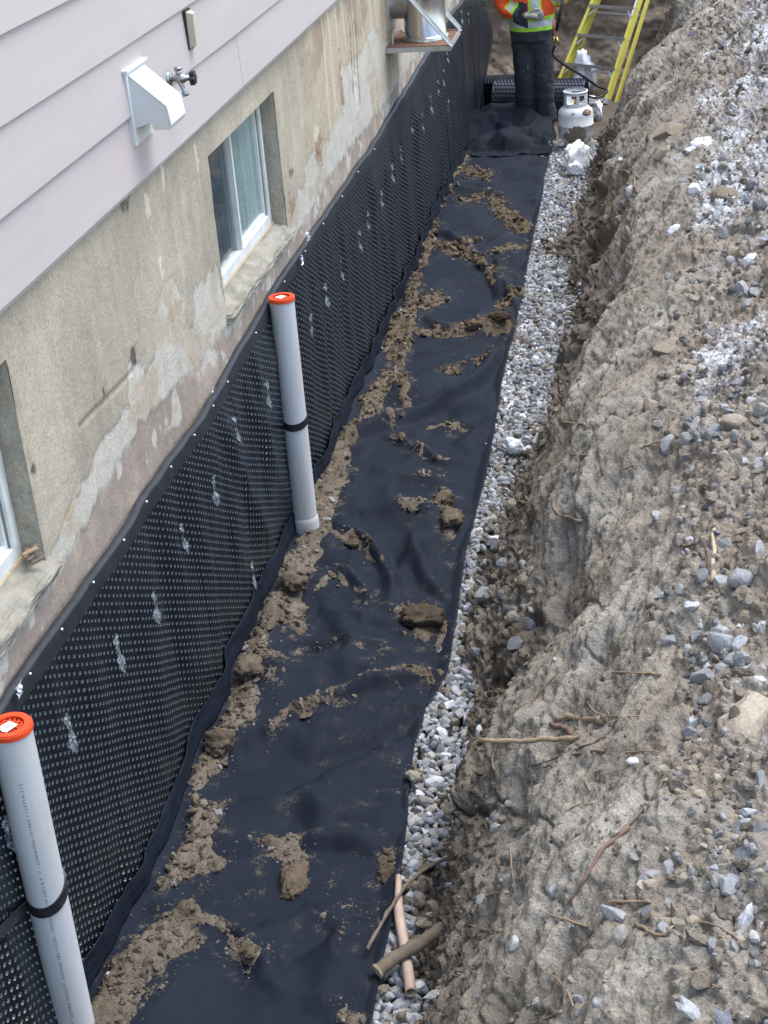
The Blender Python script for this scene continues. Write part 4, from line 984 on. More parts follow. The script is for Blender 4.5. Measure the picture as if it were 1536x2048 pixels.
# stones on the bank, each its own object
BIG_STONES = [
    (1440, 1290, 62, 'g', 'largest grey stone of the cluster left of the flat boulder'),
    (1392, 1272, 40, 'g', 'grey stone at the left of the cluster above the flat boulder'),
    (1400, 1350, 52, 'g', 'grey stone at the lower left of the cluster by the flat boulder'),
    (1465, 1318, 46, 'g', 'grey stone resting on the upper edge of the flat boulder'),
    (1480, 1290, 40, 'w', 'whitish stone in the cluster just above the flat boulder'),
    (1340, 1285, 40, 'g', 'grey stone standing left of the boulder cluster'),
    (1482, 1655, 62, 'g', 'upper right stone of the grey group in the lower right'),
    (1440, 1668, 54, 'g', 'left stone of the grey group in the lower right'),
    (1492, 1712, 58, 'g', 'tall grey stone below the upper pair in the lower right'),
    (1455, 1768, 58, 'g', 'grey stone below the lower right group'),
    (1335, 1738, 52, 'g', 'grey stone left of the lower right group'),
    (1230, 1826, 64, 'g', 'large grey stone below the straight pale twig'),
    (1426, 1892, 50, 'g', 'lone bluish stone near the bottom right'),
    (1482, 1152, 64, 'g', 'large pale grey stone right of the pale upright stick foot'),
    (1442, 1162, 40, 'g', 'grey stone touching the foot of the pale upright stick'),
    (1520, 1100, 40, 'g', 'grey stone at the right edge above the pale upright stick'),
    (1312, 1030, 36, 'g', 'lone small grey stone left of the pale upright stick top'),
    (1368, 882, 44, 'g', 'left stone of the grey cluster beside the tan cobble'),
    (1392, 852, 40, 'g', 'upper stone of the grey cluster beside the tan cobble'),
    (1425, 868, 52, 'g', 'largest stone of the grey cluster beside the tan cobble'),
    (1428, 580, 28, 'g', 'small light stone alone on the upper bank'),
    (1508, 588, 34, 'g', 'grey stone at the right edge of the upper bank'),
    (1330, 1848, 42, 'g', 'grey stone under the long wavy tan root'),
    (1520, 1560, 50, 'g', 'grey stone at the right edge above the lower right group'),
    (1500, 1610, 30, 'g', 'small stone at the right edge just above the lower right group'),
    (1490, 1330, 36, 'g', 'grey stone below the flat boulder cluster'),
    (1410, 1400, 40, 'g', 'grey stone beside the left tip of the flat boulder'),
    (1520, 1360, 38, 'w', 'whitish stone against the flat boulder top'),
    (1380, 940, 34, 'g', 'grey stone below the cobble cluster'),
    (1400, 800, 32, 'g', 'grey stone above the cobble cluster'),
    (1470, 770, 34, 'g', 'small grey stone high above the cobble cluster'),
    (1250, 410, 30, 'g', 'small grey stone on the far scraped bank'),
    (1240, 440, 26, 't', 'small tan stone on the far scraped bank'),
    (1330, 1560, 26, 't', 'small tan stone right of the white pebble'),
    (1400, 1590, 28, 't', 'tan stone above the grey group in the lower right'),
    (1310, 1120, 24, 'g', 'small grey stone on the smooth bank left of the pale upright stick'),
    (1520, 930, 30, 'g', 'grey stone at the right edge level with the cobble cluster'),
    (1360, 1180, 26, 'g', 'small grey stone between the dark root stub and boulder cluster'),
    (1510, 1820, 40, 'g', 'grey stone at the right edge near the wavy tan root'),
    (1480, 1860, 30, 't', 'tan stone at the right end of the wavy tan root'),
    (1385, 1840, 40, 't', 'tan stone nestled against the middle of the wavy tan root'),
    (1300, 1750, 36, 'g', 'grey stone right of the straight pale twig'),
]
rs = np.random.default_rng(77)
def bank_stone(u, v, wpx, col, label, group=None, name='stone', mat=None, squash=(1.15, 1, .72), sub=3, sink=.62, planes=13, cat='stone', lump=0, seed=None):
    hit = bank_hit(u, v)
    if hit is None: return
    p, n = hit; s = cam_depth(p) / FPX * wpx / 2
    sd_ = int(u * 3 + v) if seed is None else seed
    V, F = rock_geo(sd_, sub, planes, .07, squash, lump); R = rot_rand(np.random.default_rng(sd_)) if squash == (1.15, 1, .72) else np.eye(3)
    V = (V * s) @ R.T
    c = np.broadcast_to(np.array(col), V.shape)
    o = mk(name, V + p + n * s * (1 - sink) * .6, F, mat or M_STONE, col=c, loc=p)
    return tag(o, label, cat, group)
for (u, v, w, k, lab) in BIG_STONES:
    col = {'g': np.array([.345, .345, .35]) * rs.uniform(.75, 1.15), 'w': np.array([.58, .59, .61]), 't': np.array([.40, .34, .25])}[k]
    bank_stone(u, v, w, col, lab, 'stones on the bank')
bank_stone(1505, 1445, 230, (.44, .37, .29), 'big flat tan boulder at the right edge of the picture', name='boulder', squash=(.62, .9, .45), cat='boulder', sub=4, planes=7, sink=.45)
bank_stone(1340, 270, 74, (.30, .25, .18), 'tan boulder high on the bank right of the propane tank', name='boulder', squash=(1.1, 1, .75), cat='boulder')
bank_stone(1455, 385, 64, (.27, .22, .16), 'brown boulder below the snow patch in the upper right', name='boulder', squash=(1.2, 1, .8), cat='boulder')
bank_stone(1345, 692, 76, (.31, .26, .20), 'rounded tan boulder jutting from the middle of the bank', name='boulder', squash=(1.25, 1, .8), cat='boulder')
bank_stone(1465, 842, 48, (.36, .30, .24), 'smooth tan cobble beside the grey stone cluster', name='cobble', squash=(1.2, .9, .8), cat='stone', planes=4)
bank_stone(1470, 505, 62, (.29, .24, .18), 'brown boulder on the bank below the frosty patch', name='boulder', squash=(1.2, 1, .7), cat='boulder')
bank_stone(1490, 1240, 54, (.33, .26, .19), 'tan clod boulder above the flat boulder at the right', name='boulder', squash=(1, 1, .9), cat='boulder')
bank_stone(1310, 985, 44, (.30, .24, .18), 'buff cobble embedded in the bank above the pale upright stick', name='cobble', squash=(.9, 1.1, .8), cat='stone')
bank_stone(1265, 1521, 24, (.78, .78, .76), 'small bright white pebble on the lower bank', name='pebble', squash=(1.1, .9, .7), planes=3)

# snow lumps
def snow(u, v, w, h, label, on='floor', seed=1, dirty=False, tilt=0, zt=.8):
    if on == 'floor': p = floor_pt(u, v, .04); n = np.array([0, 0, 1.])
    else: p, n = bank_hit(u, v)
    s = cam_depth(p) / FPX; V, F = rock_geo(900 + seed, 4, 8, .22, lump=.18); V = V * (1 + .10 * fbm(V[:, 0] * 6 + seed, V[:, 1] * 6, V[:, 2] * 6, 3))[:, None]
    V = V * (w * s / 2, h * s / 2, min(w, h) * s / 2 * zt * 1.2)
    c, sn = math.cos(tilt), math.sin(tilt); V = V @ np.array([[c, -sn, 0], [sn, c, 0], [0, 0, 1]]).T
    o = mk('snow_lump', V + p + n * min(w, h) * s * .22, F, M_SNOW, smooth=True, loc=p); tag(o, label, 'snow')
snow(1030, 897, 46, 34, 'block of white snow lying on the gravel mid trench', seed=1)
snow(1008, 1092, 70, 34, 'dirty ice chunk half buried in soil beside the gravel', seed=2)
snow(1155, 325, 40, 90, 'pointed white snow heap in front of the propane tank', seed=3, tilt=-.5, zt=1.6)
snow(1148, 345, 34, 30, 'low snow lump at the foot of the pointed snow heap', seed=8)
snow(1070, 722, 16, 14, 'small snow ball on the gravel near the fabric edge', seed=4)
snow(1400, 290, 56, 40, 'white snow patch on the bank beside the tan boulder', 'bank', 5)
snow(1392, 378, 38, 40, 'small snow patch on the upper right bank', 'bank', 6)
snow(1240, 320, 14, 12, 'tiny snow bit on the bank near the tank', 'bank', 7)
snow(1500, 520, 30, 30, 'snow bit at the right edge of the upper bank', 'bank', 9)
snow(1350, 460, 36, 26, 'snow smear on the middle upper bank', 'bank', 10)

# ================================================================== ROOTS AND STICKS
def stick(path, rpx, mat, label, name='root', cat='root', lift=1.0, group=None, taper=.5, n=7, free_tip=False, wob=.6, k=6):
    UV = catmull([(u, v, 0) for u, v in path], 5)[:, :2]; P = []; w = None
    for i, (u, v) in enumerate(UV):
        h = bank_hit(u, v); f = floor_pt(u, v, .05)
        q, nn = (h if h is not None else (f, np.array([0, 0, 1.])))
        if q[2] < .05: q, nn = f, np.array([0, 0, 1.])
        wq = cam_depth(q)
        if free_tip and w is not None and abs(wq - w) > .06: wq = w + .06 * np.sign(wq - w) * .2; q = depth_pt(u, v, wq); nn = nn * 0
        w = wq; P.append(q + nn * (rpx * wq / FPX * lift))
    P = np.array(P); Q = P.copy()
    for _ in range(2): Q[1:-1] = (Q[:-2] + Q[1:-1] + Q[2:]) / 3
    P = Q + (CAM - Q) * .004
    r0 = rpx * cam_depth(P[0]) / FPX
    C = P; r = np.random.default_rng(int(path[0][0] + path[0][1])); C[1:-1] += r.normal(size=(len(C) - 2, 3)) * r0 * wob * .7
    rad = r0 * (1 - (1 - taper) * np.linspace(0, 1, len(C))) * (1 + .15 * r.normal(size=len(C)))
    V, F = tube_geo(C, np.maximum(rad, .0007), n)
    base = C[0]
    o = mk(name, V, F, mat, smooth=True, loc=base); return tag(o, label, cat, group)
stick([(1165, 1470), (1110, 1478), (1040, 1482), (960, 1481)], 6.5, M_ROOT, 'thick pale broken root sticking out of the bank over the gravel', taper=.85, free_tip=True, wob=.25, n=10)
stick([(1170, 1480), (1140, 1465), (1100, 1445)], 9, M_ROOTR, 'reddish split root stump at the base of the thick broken root', taper=.6, wob=.4)
stick([(1205, 1440), (1150, 1432), (1105, 1438)], 8, M_ROOT, 'shaggy pale root end just above the thick broken root', taper=.7)
for (P, lab) in (([(1210, 1470), (1150, 1500), (1062, 1532)], 'thin reddish root just below the thick broken root'), ([(1205, 1500), (1150, 1505), (1085, 1535)], 'second thin reddish root below the thick broken root')):
    stick(P, 3.0, M_ROOTR, lab)
stick([(1110, 1345), (1060, 1410), (1010, 1478), (985, 1500), (986, 1540)], 2.4, M_ROOT, 'long thin root looping down across the thick broken root', free_tip=True)
stick([(985, 1680), (930, 1708), (880, 1725), (820, 1765), (775, 1830), (735, 1902)], 5, M_BARK, 'long thin crooked branch lying from the bank across the fabric edge', name='branch', cat='branch', free_tip=False, wob=.3, taper=.8)
for (P, rp, mt, lab) in (
    ([(1015, 1783), (975, 1788), (940, 1796)], 3.2, M_CUT, 'short pale twig poking out low on the bank above the stub root'),
    ([(1002, 1862), (965, 1856), (933, 1850)], 5.5, M_ROOT, 'stubby pale root low on the bank beside the log'),
    ([(1172, 1852), (1120, 1835), (1078, 1820)], 3.0, M_ROOT, 'pale thin root below the reddish root bunch'),
    ([(1145, 2012), (1120, 1962), (1080, 1934)], 2.6, M_ROOT, 'forked thin root near the bottom of the bank'),
    ([(1120, 2022), (1090, 2035), (1055, 2046)], 3.0, M_ROOT, 'pale twig at the bottom edge of the picture'),
    ([(1300, 1801), (1255, 1802), (1208, 1803)], 3.5, M_ROOT, 'straight pale twig right of the reddish root bunch'),
    ([(1270, 1845), (1310, 1868), (1335, 1866), (1360, 1840), (1430, 1848), (1465, 1865), (1485, 1893)], 3.5, M_ROOT, 'long wavy tan root lying on the stony bank'),
    ([(1322, 1345), (1265, 1344), (1206, 1344)], 3.0, M_ROOT, 'straight thin root on the middle bank below the dark root stub'),
    ([(1335, 1540), (1290, 1610), (1240, 1660), (1222, 1672)], 4.2, M_BARK, 'straight grey brown root slanting down into the reddish bunch'),
    ([(1258, 1650), (1200, 1700), (1160, 1770), (1130, 1810)], 5.0, M_ROOTR, 'thick reddish root in the hanging root bunch'),
    ([(1330, 1215), (1300, 1208), (1265, 1212)], 9.0, M_BARK, 'dark stubby root stub on the middle bank'),
    ([(1160, 1042), (1120, 1030), (1105, 1010), (1104, 988)], 4.0, M_ROOT, 'hooked pale root at the bank foot mid trench'),
    ([(1168, 846), (1130, 846), (1090, 843)], 3.0, M_ROOT, 'thin horizontal root at the bank foot beside the gravel'),
    ([(1172, 908), (1150, 908), (1130, 905)], 2.2, M_ROOT, 'short thin root just below the horizontal root'),
    ([(1322, 880), (1295, 888), (1268, 896)], 2.4, M_ROOT, 'pale short root high on the scraped bank face'),
    ([(1266, 928), (1250, 936), (1228, 938)], 2.4, M_ROOT, 'pale short root low on the scraped bank face'),
    ([(1275, 385), (1262, 350), (1240, 338), (1200, 326)], 2.6, M_ROOT, 'thin bent root near the far end of the bank'),
    ([(1192, 634), (1160, 630), (1130, 632)], 2.2, M_ROOT, 'thin root on the dark lump of far bank'),
    ([(1424, 1162), (1426, 1100), (1428, 1044)], 6.0, M_CUT, 'pale upright stick standing in the stony upper bank'),
    ([(1395, 1085), (1375, 1090), (1350, 1088)], 4.0, M_BARK, 'short brown twig left of the pale upright stick'),
    ([(1250, 1505), (1290, 1500), (1340, 1508)], 2.2, M_ROOT, 'fine pale root on the frosty bank'),
    ([(1170, 1400), (1200, 1430), (1280, 1430)], 2.0, M_ROOT, 'fine brown root above the shaggy root end'),
    ([(1180, 1580), (1170, 1555), (1195, 1540), (1215, 1530)], 2.2, M_ROOT, 'curled thin root below the reddish roots'),
    ([(1130, 1620), (1160, 1605), (1210, 1610)], 2.0, M_ROOT, 'thin wavy root mid bank left of the slanting root'),
    ([(1020, 1690), (1022, 1730), (1030, 1790)], 1.8, M_ROOT, 'thin hanging root above the short pale twig'),
    ([(1500, 1055), (1480, 1065), (1465, 1060)], 3.0, M_BARK, 'brown twig near the right edge above the stones')):
    stick(P, rp, mt, lab, wob=.45)
# hanging bunch of fine roots
rb = np.random.default_rng(8)
def root_bunch(u, v, label, n, spread, down):
    h = bank_hit(u, v)
    if h is None: return
    b = h[0]; t = thing('root_bunch', b, label, 'roots'); s = cam_depth(b) / FPX
    for i in range(n):
        uu, vv = u + rb.normal() * spread * .35, v + rb.normal() * spread * .3; P = []
        L = rb.uniform(.5, 1.2) * down; ang = rb.normal() * .45
        for k in range(4):
            hh = bank_hit(uu + math.sin(ang) * L * k / 3 + rb.normal() * 4, vv + math.cos(ang) * L * k / 3)
            if hh is not None: P.append(hh[0] + hh[1] * rb.uniform(.004, .03))
        if len(P) < 3: continue
        C = catmull(P, 4); V, F = tube_geo(C, np.linspace(2.8, 1.2, len(C)) * s * rb.uniform(.6, 1.5), 5); mk('fine_root', V, F, M_ROOTR if rb.uniform() < .6 else M_ROOT, t, True)
root_bunch(1195, 1690, 'bunch of reddish fine roots hanging down the lower bank', 26, 60, 130)
root_bunch(1270, 1240, 'bunch of fine brown roots hanging under the dark root stub', 12, 30, 70)
root_bunch(1190, 1420, 'tangle of fine roots at the shaggy root end', 12, 40, 50)
root_bunch(1215, 1530, 'wisp of fine roots hanging below the two thin reddish roots', 8, 40, 90)

# log, tube
def log():
    a = floor_pt(755, 1943, .06); b = floor_pt(886, 1868, .07); b = b + (0, 0, .03); n = 18
    C = np.array([a + (b - a) * t for t in np.linspace(0, 1, n)]); C[:, 2] += .004 * np.sin(np.linspace(0, 5, n)); C[:, 1] += .004 * np.sin(np.linspace(0, 7, n))
    r = np.random.default_rng(3); s = cam_depth(a) / FPX; rad = 15 * s * (1 + .06 * r.normal(size=n)) * np.linspace(1, .88, n)
    t = thing('log', a, 'short grey log lying across the tan tube at the bottom of the trench', 'log')
    V, F = tube_geo(C, rad, 14, False); V += .0012 * r.normal(size=V.shape); mk('bark', V, F, M_BARK, t, True)
    for e, q in ((0, 1), (n - 1, -1)):
        d = C[e] - C[e + q]; d /= np.linalg.norm(d); V, F = tube_geo(np.array([C[e] - d * .004, C[e] + d * .002]), [rad[e] * .97] * 2, 14, True); mk('cut_end', V, F, M_CUT, t)
log()
def tan_tube():
    P = [floor_pt(797, 1752, .05), floor_pt(797, 1800, .05), floor_pt(799, 1835, .05), floor_pt(810, 1900, .045), floor_pt(822, 1985, .05)]
    C = catmull(P, 8); s = cam_depth(P[2]) / FPX; rad = np.interp(np.linspace(0, 1, len(C)), [0, .3, .4, 1], [6, 9, 10.5, 11]) * s
    V1, F1 = tube_geo(C, rad, 14, False); V2, F2 = tube_geo(C, rad * .8, 14, False); n = len(V1); k = len(C)
    F = F1 + [tuple(i + n for i in f[::-1]) for f in F2]; e = (k - 1) * 14
    F += [(e + j, e + (j + 1) % 14, n + e + (j + 1) % 14, n + e + j) for j in range(14)]
    o = mk('tube', np.concatenate([V1, V2]), F, M_TUBE, smooth=True, loc=P[2]); tag(o, 'bent tan plastic tube with an open end lying on the gravel', 'tube')
tan_tube()

# ================================================================== CLEANOUT PIPES
def ring_geo(ctr, ax, r0, r1, h, n=40):
    ax = np.array(ax) / np.linalg.norm(ax); t = np.cross(ax, (0, 1, 0)); t /= np.linalg.norm(t); b = np.cross(ax, t); V = []; F = []
    for i in range(n):
        a = 2 * math.pi * i / n; d = t * math.cos(a) + b * math.sin(a)
        V += [ctr + d * r0, ctr + d * r1, ctr + d * r1 + ax * h, ctr + d * r0 + ax * h]
    for i in range(n):
        j = (i + 1) % n
        for k in range(4): F.append((i * 4 + k, i * 4 + (k + 1) % 4, j * 4 + (k + 1) % 4, j * 4 + k))
    return V, F
def cleanout(top, bot, label, coupling, strap_t, strap_dir, text=None, strap_len=.1, chamfer=False):
    top = np.array(top); bot = np.array(bot); ax = (top - bot) / np.linalg.norm(top - bot); L = np.linalg.norm(top - bot); R = .0565
    t = thing('cleanout_pipe', bot, label, 'pipe', 'pale pipes with orange caps')
    C = np.array([bot + ax * L * k for k in np.linspace(0, 1, 12)])
    V, F = tube_geo(C, R, 48, False); mk('pipe', V, F, M_PVC, t, True)
    if coupling:
        q = np.array([0, .10, .115, .125]); rr = [.063, .063, .061, .0570]
        V, F = tube_geo(np.array([bot - ax * .015 + ax * s_ for s_ in q]), rr, 48, False)
        V = np.array(V); V[:48] -= np.outer((V[:48] - bot)[:, 0] * .55 + .01, ax)
        mk('coupling', V, F, M_PVC, t, True)
    # cap: rim, cross grid, sticker
    cap = bpy.data.objects.new('cap', None); COL.objects.link(cap); cap.parent = t; cap.location = top - bot; cap['label'] = 'orange red grated cap with a white sticker'
    mb = MB(); V, F = ring_geo(top - ax * .008, ax, .040, .0605, .014); mb.add(V, F); V, F = ring_geo(top + ax * .0062, ax, .0385, .0575, .004); mb.add(V, F)
    mb.build('rim', M_ORANGE, cap, False)
    tt = np.cross(ax, (0, 1, 0)); tt /= np.linalg.norm(tt); bb = np.cross(ax, tt); mb = MB()
    for k in (-.026, -.013, 0, .013, .026):
        hw = math.sqrt(.041 ** 2 - k * k)
        mb.bar(top + tt * k - bb * hw, top + tt * k + bb * hw, .0045, .006, ax); mb.bar(top + bb * k - tt * hw - ax * .0008, top + bb * k + tt * hw - ax * .0008, .0045, .006, ax)
    mb.build('grate', M_ORANGE, cap)
    mb = MB(); V, F = tube_geo(np.array([top - ax * .035, top - ax * .034]), .0555, 24, True); mb.add(V, F); mb.build('inside', simple('dark red painted shade', (.12, .01, .008), .7), cap)  # dark red disc: shade below the grate put in as colour
    st = []
    ca, sa = math.cos(.5), math.sin(.5)
    for (a, b) in ((-.022, -.017), (.018, -.019), (.025, -.012), (.023, .015), (-.020, .017)):
        st.append(top + ax * .0115 + bb * (a * ca - b * sa + .012) + tt * (a * sa + b * ca) + ax * .003 * (a > .02))
    sk = mk('sticker', st, [(0, 1, 2, 3, 4)], M_PAPER, cap)
    mb = MB(); V, F = ring_geo(top + ax * .0122 + bb * .013, ax, .004, .0052, .0004, 16); mb.add(V, F); mb.bar(top + ax * .0125 + bb * .010, top + ax * .0125 + bb * .016, .0008, .0006, ax); mb.build('sticker_print', M_INK, cap)
    # strap wrapped round the pipe with ends back to the wall
    c0 = bot + ax * L * strap_t; P = []
    for a in np.linspace(math.radians(strap_dir[0]), math.radians(strap_dir[1]), 26):
        P.append(c0 + np.array([math.cos(a), math.sin(a), 0]) * (R + .0035) + np.array([0, 0, strap_dir[2] * math.sin(a)]))
    a0 = P[0] + np.array(strap_dir[3]); a1 = P[-1] + np.array(strap_dir[4]); P = [a0] + P + [a1]
    P = np.array(P); W = .017; V = []; n = len(P)
    nz = np.array([0, 0, 1.0])
    for i in range(n):
        d = P[min(i + 1, n - 1)] - P[max(i - 1, 0)]; d /= np.linalg.norm(d); o_ = np.cross(nz, d); o_ /= np.linalg.norm(o_); wv = np.cross(d, o_)
        for (a, b) in ((-1, -.0025), (1, -.0025), (1, .0015), (-1, .0015)): V.append(P[i] + wv * a * W - o_ * b)
    F = [(i * 4 + k, i * 4 + (k + 1) % 4, (i + 1) * 4 + (k + 1) % 4, (i + 1) * 4 + k) for i in range(n - 1) for k in range(4)] + [(3, 2, 1, 0), tuple((n - 1) * 4 + k for k in range(4))]
    mk('strap', V, F, M_STRAP, t)
    if text:
        cu = bpy.data.curves.new('print_text', 'FONT'); cu.body = text; cu.size = .0115; cu.align_x = 'CENTER'; cu.resolution_u = 2
        to = bpy.data.objects.new('tmp_text', cu); COL.objects.link(to); bpy.context.view_layer.update()
        me = bpy.data.meshes.new_from_object(to.evaluated_get(bpy.context.evaluated_depsgraph_get())); bpy.data.objects.remove(to)
        co = np.array([v.co[:] for v in me.vertices]); Fs = [list(p.vertices) for p in me.polygons]
        a0 = math.radians(-62)
        sx = .98 * L / (co[:, 0].max() - co[:, 0].min()); mid = bot + ax * (L * .44)
        ang = a0 - co[:, 1] / R; V = np.array([mid + ax * (co[i, 0] * sx * .9) + np.array([math.cos(ang[i]), math.sin(ang[i]), 0]) * (R + .0006) for i in range(len(co))])
        mk('print', V, Fs, M_PRINT, t)
p1t = wall_pt(563, 597, .075); p1b = wall_pt(616, 1072, .085)
cleanout(p1t, (p1b[0], p1b[1] - .01, p1b[2] + .01), 'pale grey pipe with coupling foot standing mid wall past the window', True, .51, (-165, 95, .02, (.006, -.05, -.01), (-.02, .05, .01)))
p0t = wall_pt(20, 1455, .075)
cleanout(p0t, (.075, p0t[1] - .02, -.02), 'near pale grey printed pipe at the bottom left corner', False, .54, (-135, 95, .035, (.010, -.19, .075), (-.012, .10, .07)), 'SDR 28 4 100MM  PVC SEWER EGOUT  823042 182.1-CSA  100221 GP W LEN 8 P  = - CARBON | 01450 | 113714-112')

# ================================================================== THINGS ON THE HOUSE WALL
def vent():
    y0, y1 = 4.765, 4.925; t = thing('vent_hood', (.022, 4.85, 2.26), 'white painted metal exhaust vent hood on the siding', 'vent')
    mb = MB(); mb.box((.012, 4.742, 2.262), (.026, 4.948, 2.505)); mb.box((.012, 4.735, 2.50), (.034, 4.955, 2.508)); mb.build('flange', M_WHITE, t)
    side = [(.026, 2.487), (.140, 2.385), (.148, 2.325), (.140, 2.308), (.086, 2.308), (.080, 2.332), (.026, 2.316)]
    th = .003
    for y, dy in ((y0, th), (y1, -th)):
        V = [(x, y, z) for x, z in side] + [(x, y + dy, z) for x, z in side]; n = len(side)
        F = [tuple(range(n)), tuple(range(n, 2 * n))[::-1]] + [(i, (i + 1) % n, n + (i + 1) % n, n + i) for i in range(n)]; mk('side_panel', V, F, M_WHITE, t)
    mb = MB()
    for (a, b) in ((0, 1), (1, 2), (2, 3)):
        (x0, z0), (x1, z1) = side[a], side[b]; nx_, nz_ = (z0 - z1), (x1 - x0); l = math.hypot(nx_, nz_); nx_, nz_ = nx_ / l * th, nz_ / l * th
        e = .003
        mb.add([(x0, y0 - e, z0), (x1, y0 - e, z1), (x1, y1 + e, z1), (x0, y1 + e, z0), (x0 + nx_, y0 - e, z0 + nz_), (x1 + nx_, y0 - e, z1 + nz_), (x1 + nx_, y1 + e, z1 + nz_), (x0 + nx_, y1 + e, z0 + nz_)],
               [(0, 1, 2, 3), (7, 6, 5, 4), (0, 4, 5, 1), (1, 5, 6, 2), (2, 6, 7, 3), (3, 7, 4, 0)])
    mb.build('hood_cover', M_WHITE, t)
    mb = MB(); mb.box((.03, y0 + .006, 2.334), (.10, y1 - .006, 2.337)); mb.build('flap', M_WHITE, t)
    for (x, z) in ((.04, 2.33), (.075, 2.345), (.10, 2.318), (.125, 2.318), (.135, 2.34), (.125, 2.375)):
        mb = MB(); mb.lathe([(.0001, -.0015), (.002, -.001), (.0026, .0008)], (x, y0 - .0005, z), 8, axis='y'); mb.build('rivet', M_WHITE, t)
vent()
def bib():
    b = np.array([.02, 5.185, 2.385]); t = thing('hose_bib', b, 'chrome outdoor tap with black knob beside the white vent hood', 'tap')
    mb = MB(); mb.lathe([(.0001, .012), (.022, .010), (.026, .004), (.026, 0)], b, 20, axis='x'); mb.build('escutcheon', M_CHROME, t, True)
    mb = MB(); mb.lathe([(.012, 0), (.012, .028), (.0165, .032), (.0165, .060), (.010, .064), (.008, .078), (.006, .082)], b, 18, axis='x')
    mb.tube([b + (.040, 0, .004), b + (.040, 0, .034)], .011, 14); mb.tube([b + (.040, 0, .030), b + (.040, 0, .040)], .015, 8); mb.build('valve_body', M_CHROME, t, True)
    mb = MB(); mb.tube(catmull([b + (.038, 0, -.006), b + (.050, -.004, -.030), b + (.058, -.006, -.050)], 4), .0085, 12); mb.tube([b + (.056, -.006, -.046), b + (.060, -.0065, -.060)], .0125, 14); mb.build('spout', M_CHROME, t, True)
    n = 40; V = []
    for (x, k) in ((.080, .6), (.083, 1), (.098, 1), (.102, .55)):
        for i in range(n):
            a = 2 * math.pi * i / n; r = (.022 + .0045 * math.cos(6 * a)) * k; V.append(b + (x, r * math.cos(a), r * math.sin(a)))
    F = [(q * n + i, q * n + (i + 1) % n, (q + 1) * n + (i + 1) % n, (q + 1) * n + i) for q in range(3) for i in range(n)] + [tuple(range(n))[::-1], tuple(3 * n + i for i in range(n))]
    mk('knob', V, F, M_BLACK, t)
bib()
def cover_box():
    p = np.array([.018, 5.50, 2.425]); t = thing('cover_box', p, 'small upright beige box fixed to the siding above the tap', 'box')
    mb = MB(); mb.box((.012, 5.468, 2.425), (.024, 5.535, 2.565)); mb.build('back_plate', M_STRAP, t)
    V = [(.022, 5.472, 2.430), (.022, 5.530, 2.430), (.022, 5.530, 2.560), (.022, 5.472, 2.560), (.048, 5.478, 2.440), (.048, 5.512, 2.440), (.048, 5.512, 2.552), (.048, 5.478, 2.552)]
    mk('cover', V, [(0, 1, 5, 4), (1, 2, 6, 5), (2, 3, 7, 6), (3, 0, 4, 7), (4, 5, 6, 7)], M_BEIGE, t)
cover_box()
def chimney():
    y0, y1, z = 9.74, 10.24, 1.575; t = thing('chimney', (0, 9.99, z), 'stainless steel chimney base on a galvanised wall bracket shelf', 'chimney')
    br = []
    for y in (y0, y1):
        mb = MB(); mb.box((-.02, y - .018, z - .002), (.41, y + .018, z + .002)); mb.box((-.02, y - .020, z - .028), (.405, y - .016, z + .0025)); mb.build('bracket_arm', M_GALV, t)
        mb = MB(); mb.bar((.40, y - .023, z + .006), (-.01, y - .023, z + .50), .004, .034, (0, 1, 0)); mb.bar((.40, y - .008, z + .010), (-.01, y - .008, z + .504), .030, .003, (0, 1, 0)); mb.build('brace', M_ALU, t)
    mb = MB(); mb.box((.395, y0 - .02, z - .026), (.399, y1 + .02, z + .012)); mb.box((.36, y0 + .019, z - .0015), (.394, y1 - .019, z + .0018)); mb.build('front_rail', M_GALV, t)
    mb = MB(); mb.box((-.015, y0 - .016, z + .003), (.39, y1 + .016, z + .0065)); mb.build('shelf_plate', M_RUST, t)
    c = (.205, 9.985, z + .0065); mb = MB(); mb.lathe([(.150, 0), (.150, .022), (.140, .026), (.136, .030), (.136, .46), (.139, .462), (.139, .49), (.136, .492), (.136, 2.6)], c, 40); mb.build('flue_pipe', M_STEEL, t, True)
    mb = MB(); mb.lathe([(.100, -.02), (.100, .12), (.104, .122), (.104, .14)], (0, 9.985, z + .235), 32, axis='x'); mb.build('tee_branch', M_STEEL, t, True)
    mb = MB(); mb.box((-.022, 9.985 - .15, z + .09), (-.006, 9.985 + .15, z + .38)); mb.build('wall_plate', M_GALV, t)
    r = np.random.default_rng(3)
    mb = MB()
    for i in range(40):
        q = np.array([r.uniform(0, .38), r.uniform(y0, y1), z + .008]); d = r.normal(size=3) * (.03, .03, .004); mb.bar(q, q + d, .008, .004, (0, 0, 1))
    tag(mb.build('debris', M_RUST, t), kind='stuff')
    mb = MB(); mb.tube(catmull([(.02, y0 + .02, z + .006), (.03, y0 + .03, z + .09), (.07, y0 + .05, z + .10), (.10, y0 + .03, z + .09)], 5), .006, 8); mb.build('clip', M_GALV, t, True)
chimney()
def debris_sill():
    t = thing('wood_debris', (-.04, 3.55, 1.365), 'small pile of splintered wood scraps on the near window sill corner', 'debris'); r = np.random.default_rng(4)
    for i in range(6):
        a = np.array([-.05 + r.uniform(-.02, .02), 3.50 + r.uniform(-.03, .05), 1.375 + .006 * i]); b = a + (r.uniform(-.03, .03), r.uniform(.03, .07), r.uniform(-.004, .01)); mb = MB(); mb.bar(a, b, .012, .006); mb.build('splinter', M_ROOT if i % 2 else M_BARK, t)
debris_sill()

